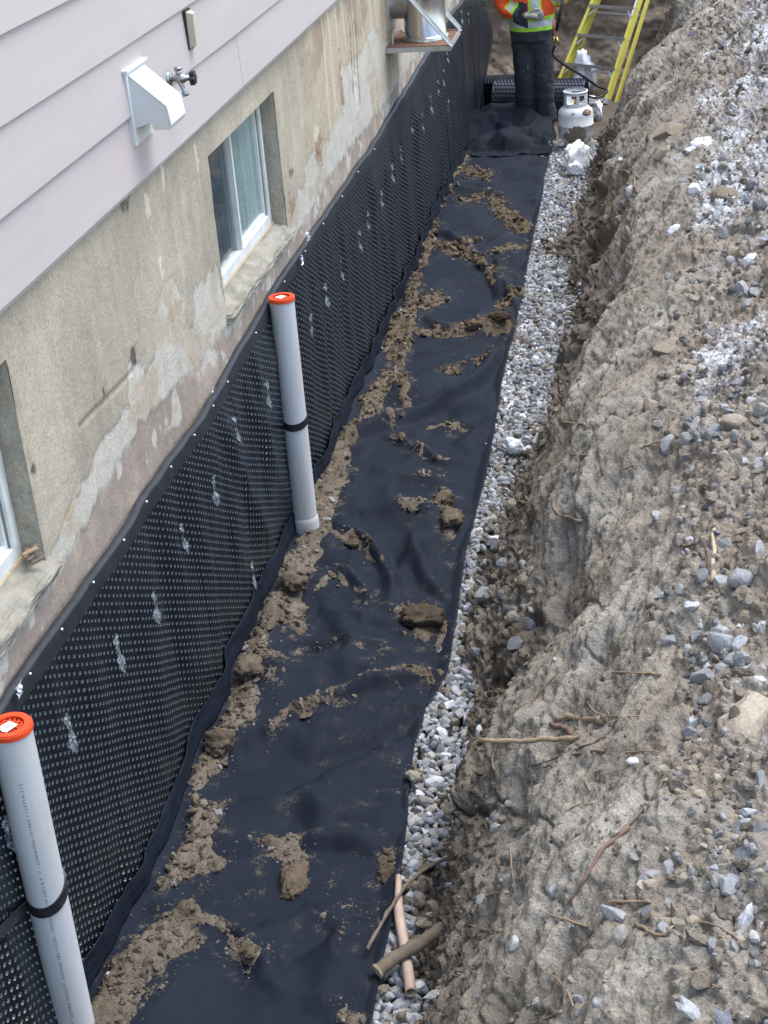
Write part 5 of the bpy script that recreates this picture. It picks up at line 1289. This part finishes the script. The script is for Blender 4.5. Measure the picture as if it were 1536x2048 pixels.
# ================================================================== FAR END
TP = floor_pt(1152, 292, .02)
def tank():
    c = np.array([TP[0], TP[1], .015]); t = thing('propane_tank', c, 'white propane cylinder splashed with mud standing beside the bank', 'propane tank')
    R = .152
    prof = [(.0001, .045), (.06, .046), (.11, .055), (.142, .085), (R, .12), (R, .196), (R + .0025, .198), (R + .0025, .206), (R, .208), (R, .285), (.142, .325), (.11, .352), (.06, .366), (.0001, .370)]
    mb = MB(); mb.lathe(prof, c, 48); mb.build('body', M_TANK, t, True)
    mb = MB(); mb.lathe([(.100, .0), (.104, .0), (.104, .058), (.100, .058), (.100, .0)], c, 36); mb.build('foot_ring', M_TANK, t, True)
    # collar with two openings
    V = []; F = []; n = 48
    def hole(a): return (abs(((a - math.radians(250) + math.pi) % (2 * math.pi)) - math.pi) < .50) or (abs(((a - math.radians(70) + math.pi) % (2 * math.pi)) - math.pi) < .8) or (abs(((a - math.radians(310) + math.pi) % (2 * math.pi)) - math.pi) < .28)
    mb = MB()
    for i in range(n):
        a, b = 2 * math.pi * i / n, 2 * math.pi * (i + 1) / n
        segs = [(.345, .385), (.455, .475)] if hole((a + b) / 2) else [(.345, .475)]
        for (z0, z1) in segs:
            q = [(r * math.cos(x), r * math.sin(x)) for x in (a, b) for r in (.098, .102)]
            V = [(c[0] + x, c[1] + y, c[2] + z) for z in (z0, z1) for (x, y) in q]
            mb.add(V, [(0, 1, 5, 4), (2, 6, 7, 3), (1, 3, 7, 5), (0, 4, 6, 2), (4, 5, 7, 6), (0, 2, 3, 1)])
    mb.build('collar', M_TANK, t)
    mb = MB(); mb.lathe([(.096, .470), (.107, .474), (.107, .484), (.096, .486)], c, 36); mb.build('collar_rim', M_TANK, t, True)
    mb = MB(); mb.tube([c + (0, 0, .36), c + (0, 0, .43)], .016, 12); mb.tube([c + (0, 0, .405), c + (.055, -.02, .405)], .012, 10); mb.build('valve', M_BRASS, t, True)
    mb = MB(); mb.tube([c + (0, 0, .43), c + (0, 0, .455)], .030, 14); mb.build('valve_knob', M_BLACK, t, True)
    # warning label on the shoulder and mud splash on the body
    def patch(name, a0, a1, z0, z1, mat, off, rag=0):
        nu, nv = 40, 24; V = []; ok = []
        pr = np.array(prof)
        for i in range(nu):
            for j in range(nv):
                a = a0 + (a1 - a0) * i / (nu - 1); z = z0 + (z1 - z0) * j / (nv - 1); k = np.searchsorted(pr[:, 1], z); r = np.interp(z, pr[:, 1], pr[:, 0]) + off
                V.append((c[0] + r * math.cos(a), c[1] + r * math.sin(a), c[2] + z))
                uu, vv = 2 * i / (nu - 1) - 1, 2 * j / (nv - 1) - 1
                ok.append(uu * uu + vv * vv + (rag * float(fbm(np.array([uu * 2.5 + 3]), np.array([vv * 2.5]), o=4)[0]) if rag else 0) < .93)
        F = grid_faces(nu, nv); ok = np.array(ok); F = F[ok[F].all(1)]
        return mk(name, V, F, mat, t, True)
    patch('mud_splash', math.radians(228), math.radians(312), .035, .215, M_MUD, .004, .55)
    lb = patch('warning_label', math.radians(296), math.radians(338), .292, .345, M_INK, .003)
    patch('warning_print', math.radians(302), math.radians(331), .300, .335, simple('orange tan print', (.5, .28, .12), .6), .0045, .9)
    patch('small_sticker', math.radians(258), math.radians(272), .312, .330, M_BEIGE, .003)
tank()
LA = floor_pt(1104, 196); LB = floor_pt(1214, 210)
def ladder():
    A, B = np.array([LA[0], LA[1], .0]), np.array([LB[0], LB[1], .0]); Wv = B - A; w = np.linalg.norm(Wv); wd = Wv / w
    nd = np.array([-wd[1], wd[0], 0]); th = math.radians(36.5); up = nd * math.sin(th) + np.array([0, 0, 1]) * math.cos(th); fr = np.cross(wd, up)
    if fr[2] < 0: pass
    front = np.cross(up, wd); front = -front if front[1] > 0 else front
    L = 1.85; t = thing('step_ladder', (A + B) / 2, 'yellow step ladder with grey treads leaning at the far end', 'ladder')
    tp = .085
    def pt(side, s, off=0): base = A if side < 0 else B; return base + up * s + wd * (-side) * tp * s / L * 1.2 + front * off
    for sd_ in (-1, 1):
        mb = MB(); inn = -sd_ * wd
        a, b = pt(sd_, 0), pt(sd_, L); mb.bar(a, b, .006, .066, front); 
        for o_ in (-.030, .030): mb.bar(pt(sd_, 0, o_) + inn * .015, pt(sd_, L, o_) + inn * .015, .030, .006, front)
        mb.build('rail', M_YELLOW, t)
        mb = MB(); mb.bar(pt(sd_, -.004), pt(sd_, .05), .040, .088, front); mb.build('foot', M_ALU, t)
    n = 6
    for k in range(1, n + 1):
        s = .055 + (k - 1) * .305 if k > 1 else .055
        a, b = pt(-1, s, .0) + wd * .008, pt(1, s, .0) - wd * .008
        st = bpy.data.objects.new('tread', None)
        mb = MB(); flat = np.cross(wd, (0, 0, 1)); mb.bar(a, b, .085, .004, (0, 0, 1)); mb.bar(a + front * .040 - up * .012, b + front * .040 - up * .012, .003, .026, (0, 0, 1)); tr = mb.build('tread', M_ALU, t)
        for sd_ in (-1, 1):
            p0 = pt(sd_, s - .115, .018) + (-sd_) * wd * .018; p1 = (a if sd_ < 0 else b) + (-sd_) * wd * .10 + front * .018 - up * .004
            mb = MB(); mb.bar(p0, p1, .018, .004, front); mb.build('brace', M_ALU, t)
        for sd_ in (-1, 1):
            for o_ in (-.02, .02):
                mb = MB(); q = pt(sd_, s, o_) + sd_ * wd * .004; V, F = tube_geo(np.array([q, q + sd_ * wd * .004]), .006, 8); mb.add(V, F); mb.build('rivet', M_ALU, t)
    # rear rails folded behind
    for sd_ in (-1, 1):
        a = pt(sd_, .02, -.085) + sd_ * wd * .035 * (sd_ > 0) - sd_ * wd * .03 * (sd_ < 0); b = pt(sd_, L, -.060) + sd_ * wd * .03 * (sd_ > 0)
        mb = MB(); mb.bar(a, b, .020, .04, front); mb.build('rear_rail', M_YELLOW, t)
    for s in (.35, .95, 1.5):
        mb = MB(); mb.bar(pt(-1, s, -.085) + wd * .03, pt(1, s, -.085), .018, .018, front); mb.build('rear_brace', M_ALU, t)
    mb = MB(); q = pt(1, L * .62, .041); mb.bar(pt(1, L * .48, .0415) - wd * .015, pt(1, L * .60, .0415) - wd * .015, .022, .001, front); mb.build('label', M_PAPER, t)
    mb = MB(); mb.bar(pt(-1, L, 0) - wd * .02, pt(1, L, 0) + wd * .02, .16, .03, front); mb.build('top_cap', M_YELLOW, t)
ladder()

def heap():
    # pile of folded black filter fabric
    nx_, ny_ = 150, 110; x = np.linspace(-.04, .80, nx_); y = np.linspace(12.85, 14.15, ny_); X, Y = np.meshgrid(x, y, indexing='ij')
    e = np.hypot((X - .33) / .46, (Y - 13.45) / .62); dome = np.clip(1 - e ** 2, 0, 1) ** .6
    h = np.zeros_like(X); rr = np.random.default_rng(44)
    tents = [(.10, 13.55, .26, 1.1, .2), (.30, 13.75, .33, .9, .1), (.45, 13.62, .30, 1.2, -.3), (.22, 13.25, .16, 1.0, .9), (.42, 13.22, .22, 1.4, .5), (.56, 13.30, .20, 1.3, -.9), (.50, 13.08, .12, 1.1, .1), (.62, 13.55, .22, 1.0, 1.2), (.33, 13.45, .20, 1.5, -.5), (.15, 13.80, .24, .8, .4)]
    wx = X + .02 * fbm(X * 5, Y * 5, o=2, s=207); wy = Y + .03 * fbm(X * 4, Y * 4, o=2, s=208)
    for (cx, cy, hh, sl, an) in tents:
        ca, sa = math.cos(an), math.sin(an); a_ = (wx - cx) * ca + (wy - cy) * sa; b_ = -(wx - cx) * sa + (wy - cy) * ca
        q_ = np.maximum(0, hh * .80 - np.sqrt(b_ ** 2 + .0002) * sl * .62 - np.maximum(0, np.abs(a_) - .12) * sl * .55 - .06 * np.abs(a_)); h = (h ** 12 + q_ ** 12) ** (1 / 12.)
    h = h * sstep(0, .35, dome) + dome * .022 * fbm(X * 6 + Y * 3, Y * 5, o=2, s=209)
    flap = np.exp(-((Y - 12.98 - .06 * np.sin(X * 5)) / .09) ** 2) * (X > .2) * .055 * sstep(.2, .35, X); h = h + flap
    Z = .02 + np.maximum(h, 0) + .004 * fbm(X * 20, Y * 20, o=2)
    c = np.zeros(X.shape + (4,)); c[..., 3] = .25 * sstep(.2, .6, fbm(X * 4, Y * 4, o=3, s=7))
    keep = (e < 1.02) | (flap > .008); F = grid_faces(nx_, ny_); F = F[keep.ravel()[F].all(1)]
    o = mk('fabric_heap', np.stack([X, Y, Z], -1).reshape(-1, 3), F, M_FAB, smooth=True, col=c.reshape(-1, 4), loc=(.33, 13.45, 0)); tag(o, 'crumpled heap of black filter fabric at the worker\'s feet', 'fabric')
    md = o.modifiers.new('thickness', 'SOLIDIFY'); md.thickness = .004
heap()
def roll():
    # rolled-up spare membrane lying across the trench, dimples out
    c0 = np.array([.16, 14.42, .17]); c1 = np.array([1.02, 14.30, .17]); ax = (c1 - c0); L = np.linalg.norm(ax); ax /= L
    t = thing('membrane_roll', (c0[0], c0[1], 0), 'blue grey roll of spare dimpled membrane lying behind the worker', 'membrane roll')
    up = np.array([0, 0, 1.]); sd_ = np.cross(ax, up); V = []; n = 90
    m_ = int(L / .03)
    for i in range(n):
        a = 2 * math.pi * i / n * 2.6; r = .165 - .010 * i / n * 2.6
        for k in (0, 1): V.append(c0 + ax * L * k + (up * math.sin(a) + sd_ * math.cos(a)) * r)
    mk('sheet', V, grid_faces(n, 2), M_GREYROLL, t, True)
    dm = MB(); hexr = .013
    for i in range(26):
        a = 2 * math.pi * i / 26
        for j in range(m_):
            p = c0 + ax * (.02 + (j + .5 * (i % 2)) * .032); d = up * math.sin(a) + sd_ * math.cos(a); tg = np.cross(d, ax)
            if (p - c0) @ ax > L - .01: continue
            b = p + d * .1655; P = [b + (ax * math.cos(x) + tg * math.sin(x)) * hexr for x in np.linspace(0, 2 * math.pi, 7)[:-1]] + [b + d * .009 + (ax * math.cos(x) + tg * math.sin(x)) * hexr * .6 for x in np.linspace(0, 2 * math.pi, 7)[:-1]]
            dm.add(P, [(k, (k + 1) % 6, 6 + (k + 1) % 6, 6 + k) for k in range(6)] + [tuple(range(6, 12))])
    o = dm.build('dimples', simple('dark blue dimple', (.018, .022, .034), .4), t); tag(o, kind='stuff')
    o2 = thing('corrugated_sheet', (.3, 14.2, 0), 'short ribbed black sheet end standing left of the worker', 'sheet')
    V = []; nn = 120
    for i in range(nn):
        x = .02 + .50 * i / (nn - 1); y = 14.62 + .012 * math.sin(i * .9)
        for z, yy in ((0, 0), (.26, .0), (.30, .03), (.31, .12)): V.append((x, y + yy, z))
    mk('ribbed_panel', V, grid_faces(nn, 4), M_MEMB, o2, False)
roll()
def red_chunk():
    p = floor_pt(1035, 195, .12) ; t = thing('clay_pipe_piece', (p[0], p[1], 0), 'broken pinkish clay pipe piece propped against the soil behind the worker', 'pipe piece')
    a = yplane(1012, 138, 15.35); b = yplane(1040, 190, 15.05)
    C = np.array([a + (b - a) * k for k in np.linspace(0, 1, 10)]); r = np.random.default_rng(2); V, F = tube_geo(C[4:], [.05, .062, .07, .072, .066, .05], 9); V += r.normal(size=V.shape) * .006; mk('clay_body', V, F, M_BRICK, t)
    V, F = tube_geo(C[:5], [.04, .052, .055, .055, .05], 10); V += r.normal(size=V.shape) * .004; mk('dark_end', V, F, M_BARK, t)
red_chunk()
snow(1168, 178, 44, 60, 'snow heap behind the ladder treads at the far end', seed=21, zt=2.2); snow(1197, 228, 20, 36, 'small snow lump beside the propane tank', seed=22, zt=1.6); snow(1168, 205, 60, 16, 'thin snow patch under the lowest ladder tread', seed=23, zt=1.0)
def leaves():
    h = bank_hit(1500, 285)
    if h is None: return
    t = thing('leaf_litter', h[0], 'rusty brown dead leaves caught on the upper right bank', 'leaves'); r = np.random.default_rng(6)
    for (u, v) in ((1500, 268), (1512, 280), (1470, 288), (1485, 295), (1460, 300), (1520, 265), (1495, 275)):
        q = bank_hit(u, v)
        if q is None: continue
        R = rot_rand(r); s = .035 * r.uniform(.7, 1.3)
        V = np.array([(-1, 0, 0), (-.4, .45, .1), (.3, .5, .05), (1, 0, .2), (.3, -.5, .12), (-.4, -.42, 0), (0, 0, -.1)]) * s @ R.T + q[0] + q[1] * .02
        mk('leaf', V, [(0, 1, 6), (1, 2, 6), (2, 3, 6), (3, 4, 6), (4, 5, 6), (5, 0, 6)], M_LEAF, t)
leaves()

# ------------------------------------------------------------------ worker
def remesh(name, parts, voxel, mats, parent, midx_fn=None, smooth_it=4, disp=None):
    mb = MB()
    for V, F in parts: mb.add(V, F)
    o = mb.build('tmp', mats[0]); md = o.modifiers.new('r', 'REMESH'); md.mode = 'VOXEL'; md.voxel_size = voxel
    s_ = o.modifiers.new('s', 'SMOOTH'); s_.iterations = smooth_it; s_.factor = .5
    dg = bpy.context.evaluated_depsgraph_get(); dg.update(); me = bpy.data.meshes.new_from_object(o.evaluated_get(dg))
    co = np.zeros(len(me.vertices) * 3); me.vertices.foreach_get('co', co); co = co.reshape(-1, 3)
    Fs = [list(p.vertices) for p in me.polygons]; no = np.zeros(len(co) * 3); me.vertices.foreach_get('normal', no); no = no.reshape(-1, 3)
    bpy.data.objects.remove(o)
    if disp is not None: co = co + no * disp(co)[:, None]
    mi = None
    if midx_fn is not None: mi = midx_fn(np.array([co[f].mean(0) for f in Fs]))
    return mk(name, co, Fs, mats, parent, True, midx=mi)
def lim(P, R, n=14, sq=(1, 1)): return tube_geo(catmull(P, 5), np.interp(np.linspace(0, 1, (len(P) - 1) * 5 + 1), np.linspace(0, 1, len(R)), R), n, True, sq)
def ell(rings, n=22, yaw=0.0):
    V = []; F = []
    for (cx, cy, cz, rx, ry) in rings:
        for i in range(n):
            a = 2 * math.pi * i / n; x, y = rx * math.cos(a), ry * math.sin(a); V.append((cx + x * math.cos(yaw) - y * math.sin(yaw), cy + x * math.sin(yaw) + y * math.cos(yaw), cz))
    k = len(rings)
    F = [(q * n + i, q * n + (i + 1) % n, (q + 1) * n + (i + 1) % n, (q + 1) * n + i) for q in range(k - 1) for i in range(n)] + [tuple(range(n))[::-1], tuple((k - 1) * n + i for i in range(n))]
    return np.array(V), F
def worker():
    O = np.array([.58, 13.72, .0]); t = thing('person', O, 'worker in orange high visibility jacket and dark trousers holding a torch', 'person')
    def P(*L): return [O + np.array(p) for p in L]
    yaw = .30
    # joints
    shR, elR, wrR = (-.19, .04, 1.40), (-.235, .0, 1.13), (-.01, -.17, 1.06)
    shL, elL, wrL = (.19, .02, 1.40), (.245, .06, 1.16), (.245, -.10, 1.25)
    hip, knR, anR, knL, anL = (.0, .0, .92), (-.07, -.03, .50), (-.09, .02, .10), (.09, -.04, .50), (.12, .0, .10)
    body = [ell([(O[0], O[1], O[2] + z, rx, ry) for z, rx, ry in ((.86, .13, .10), (.95, .15, .11), (1.08, .14, .10), (1.25, .16, .115), (1.38, .175, .11), (1.46, .12, .09), (1.50, .06, .06), (1.56, .055, .058))], yaw=yaw),
            lim(P(shR, elR, wrR), [.055, .045, .032]), lim(P(shL, elL, wrL), [.055, .045, .032]), lim(P((-.08, 0, .90), knR, anR), [.085, .06, .042]), lim(P((.08, 0, .90), knL, anL), [.085, .06, .042]),
            ell([(O[0] + .02, O[1] - .02, O[2] + z, rx, ry) for z, rx, ry in ((1.53, .045, .05), (1.56, .062, .078), (1.61, .072, .092), (1.68, .077, .098), (1.74, .072, .09), (1.78, .045, .055))], yaw=yaw),
            (ICO[2][0] * (.014, .02, .022) + O + (.045, -.115, 1.635), ICO[2][1].tolist()), (ICO[2][0] * (.014, .02, .03) + O + (-.055, -.02, 1.65), ICO[2][1].tolist()), (ICO[2][0] * (.014, .02, .03) + O + (.092, .01, 1.65), ICO[2][1].tolist())]
    remesh('body', body, .010, [M_SKIN], t, smooth_it=3)
    for ex in (.018, .066): mk('eye', ICO[2][0] * .011 + O + (ex, -.108, 1.665), ICO[2][1], M_HAIR, t, True)
    V, F = tube_geo(np.array([O + (.022, -.118, 1.595), O + (.045, -.124, 1.593), O + (.066, -.114, 1.595)]), .005, 6); mk('mouth', V, F, M_VALVE, t, True)
    V = ICO[3][0] * (.092, .112, .085) + O + (.02, -.015, 1.735); F = ICO[3][1]; F = F[(V[F].mean(1)[:, 2] > O[2] + 1.70)]; mk('knit_cap', V, F, M_TROUS, t, True)
    # trousers
    tr = [ell([(O[0], O[1], O[2] + z, rx, ry) for z, rx, ry in ((.72, .10, .09), (.80, .165, .13), (.90, .175, .135), (1.02, .17, .13))], yaw=yaw),
          lim(P((-.075, 0, .86), (-.075, -.02, .66), (-.07, -.03, .48), (-.075, .0, .28), (-.085, .02, .09)), [.115, .105, .098, .090, .098]),
          lim(P((.075, 0, .86), (.085, -.02, .66), (.09, -.03, .48), (.10, -.01, .28), (.115, .0, .09)), [.115, .105, .098, .090, .098])]
    trd = lambda c: .010 * fbm(c[:, 0] * 9, c[:, 2] * 14, c[:, 1] * 9, 3, s=301) + .008 * np.maximum(0, fbm(c[:, 0] * 5, c[:, 2] * 26, c[:, 1] * 5, 2, s=302)) * (c[:, 2] < .35)
    remesh('trousers', tr, .011, [M_TROUS], t, smooth_it=3, disp=trd)
    mb = MB(); mb.bar(O + (-.035, -.150, .60), O + (-.030, -.152, .64), .012, .004, (0, 1, 0)); mb.build('pocket_tab', M_BRASS, t)
    # jacket
    jk = [ell([(O[0] + dx, O[1], O[2] + z, rx, ry) for z, rx, ry, dx in ((.83, .195, .155, 0), (.90, .20, .16, 0), (1.0, .205, .16, -.005), (1.15, .215, .165, 0), (1.3, .225, .165, 0), (1.40, .21, .15, 0), (1.47, .13, .11, 0), (1.52, .085, .085, 0))], yaw=yaw),
          lim(P(shR, (-.235, .03, 1.27), elR, (-.16, -.10, 1.085), (-.09, -.145, 1.065)), [.098, .088, .083, .076, .070]), lim(P(shL, (.235, .05, 1.27), elL, (.250, .0, 1.20), (.248, -.06, 1.235)), [.095, .085, .078, .070, .064])]
    fR = np.array(elR) + O; wR_ = np.array(wrR) + O; dR = (wR_ - fR) / np.linalg.norm(wR_ - fR); fL = np.array(elL) + O; wL_ = np.array(wrL) + O; dL = (wL_ - fL) / np.linalg.norm(wL_ - fL)
    fx, fy = math.sin(yaw), -math.cos(yaw)
    def mi(c):
        m = np.zeros(len(c), int); z = c[:, 2] - O[2]; rel = c - O
        onR = (rel[:, 0] < -.02) & (np.linalg.norm(np.cross(c - fR, dR), axis=1) < .105) & (rel[:, 1] < -.035) & ((c - fR) @ dR > .02) & (z < 1.2)
        torso = ~onR
        sd_ = rel[:, 0] * math.cos(yaw) + rel[:, 1] * math.sin(yaw); frt = rel[:, 0] * fx + rel[:, 1] * fy
        m[torso & (z < .925)] = 3
        m[torso & (z >= .925) & (z < .955)] = 1; m[torso & (z >= .955) & (z < 1.01)] = 2; m[torso & (z >= 1.01) & (z < 1.04)] = 1
        vb = torso & (z >= 1.04) & (frt > .03)
        for s0 in (-.005,):
            m[vb & (np.abs(sd_ - s0) < .058)] = 1; m[vb & (np.abs(sd_ - s0) < .034)] = 2
        tR = (c - fR) @ dR
        m[onR & (tR > .085) & (tR <= .11)] = 1; m[onR & (tR > .11) & (tR <= .16)] = 2; m[onR & (tR > .16) & (tR <= .19)] = 1; m[onR & (tR > .19)] = 3
        tL = (c - fL) @ dL; onL = (rel[:, 0] > .16) & (np.linalg.norm(np.cross(c - fL, dL), axis=1) < .095) & (tL > .03) & (z < 1.32) & (z > 1.08)
        m[onL & (tL > .03) & (tL < .06)] = 1; m[onL & (tL >= .06) & (tL < .10)] = 2; m[onL & (tL >= .10) & (tL < .125)] = 1; m[onL & (tL >= .125)] = 3
        return m
    jd = lambda c: .009 * fbm(c[:, 0] * 12, c[:, 2] * 12, c[:, 1] * 12, 3, s=311)
    remesh('jacket', jk, .0085, [M_JACK, M_LIME, M_SILVER, M_TROUS], t, mi, 3, jd)
    # gloved hands closing on what they hold
    def glove(w, d, up_, grip):
        w = np.array(w) + O; d = np.array(d, float); d /= np.linalg.norm(d); up_ = np.array(up_, float); up_ -= d * (up_ @ d); up_ /= np.linalg.norm(up_); s_ = np.cross(d, up_)
        pr = [tube_geo(np.array([w - d * .035, w, w + d * .035, w + d * .085]), [.036, .034, .040, .038], 12, True, (1.1, .75))]
        for k, l in zip((-.030, -.010, .010, .030), (.065, .075, .072, .058)):
            b = w + d * .075 + up_ * k; pr.append(tube_geo(catmull([b, b + d * l * .45 + s_ * grip * .01, b + d * l * .55 + s_ * grip * .035, b + d * l * .25 + s_ * grip * .055, b + d * l * .02 + s_ * grip * .05], 3), .0115, 8))
        b = w + d * .02 + up_ * .034; pr.append(tube_geo(catmull([b, b + d * .03 + up_ * .020 + s_ * grip * .018, b + d * .058 + up_ * .012 + s_ * grip * .038], 3), .0125, 8))
        remesh('glove', pr, .006, [M_GLOVE], t, smooth_it=1)
    glove((-.01, -.18, 1.06), (.95, -.25, -.05), (0, -.3, 1), -1)
    glove((.248, -.105, 1.25), (.25, -.75, .30), (0.2, .3, 1), 1)
    for s_, a in ((-1, anR), (1, anL)):
        p = O + np.array(a); pr = [lim([p + (0, .01, .10), p + (0, .01, -.02), p + (.005, 0, -.06)], [.058, .060, .058]), lim([p + (0, .04, -.058), p + (.03, -.07, -.062), p + (.055, -.16, -.068)], [.050, .048, .036], sq=(1, .8))]
        remesh('boot', pr, .009, [M_BOOT], t, smooth_it=3)
    return O
WO = worker()
def torch():
    h = WO + np.array([.285, -.185, 1.30]); t = thing('gas_torch', h, 'gas torch with black wand and pinkish valve held by the worker', 'torch')
    a = yplane(1127, -5, 13.50); b = yplane(1113, 62, 13.48); mb = MB(); mb.tube([a, (a + b) / 2, b], .014, 10); mb.build('wand', M_BLACK, t, True)
    c = yplane(1108, 40, 13.46); d = yplane(1107, 72, 13.46); mb = MB(); mb.tube([c, d], .012, 8); mb.build('lever', M_VALVE, t, True)
    e = yplane(1110, 92, 13.46); mb = MB(); mb.tube([d, e], .010, 8); mb.tube([yplane(1112, 74, 13.46), yplane(1118, 88, 13.44)], .012, 8); mb.build('brass_valve', M_BRASS, t, True)
    P = [e, yplane(1106, 104, 13.46), yplane(1113, 118, 13.44), yplane(1135, 134, 13.5), yplane(1165, 152, 13.6), yplane(1195, 172, 13.7), yplane(1214, 180, 13.6), yplane(1208, 190, 13.4), yplane(1190, 196, 13.3), yplane(1166, 190, 13.2), yplane(1152, 196, 13.1), np.array([TP[0] + .06, TP[1] - .02, .42])]
    C = catmull(P, 8); V, F = tube_geo(C, .0105, 8); o = mk('gas_hose', V, F, M_BLACK, smooth=True, loc=P[-1]); tag(o, 'black gas hose sagging from the torch to the propane cylinder', 'hose')
torch()
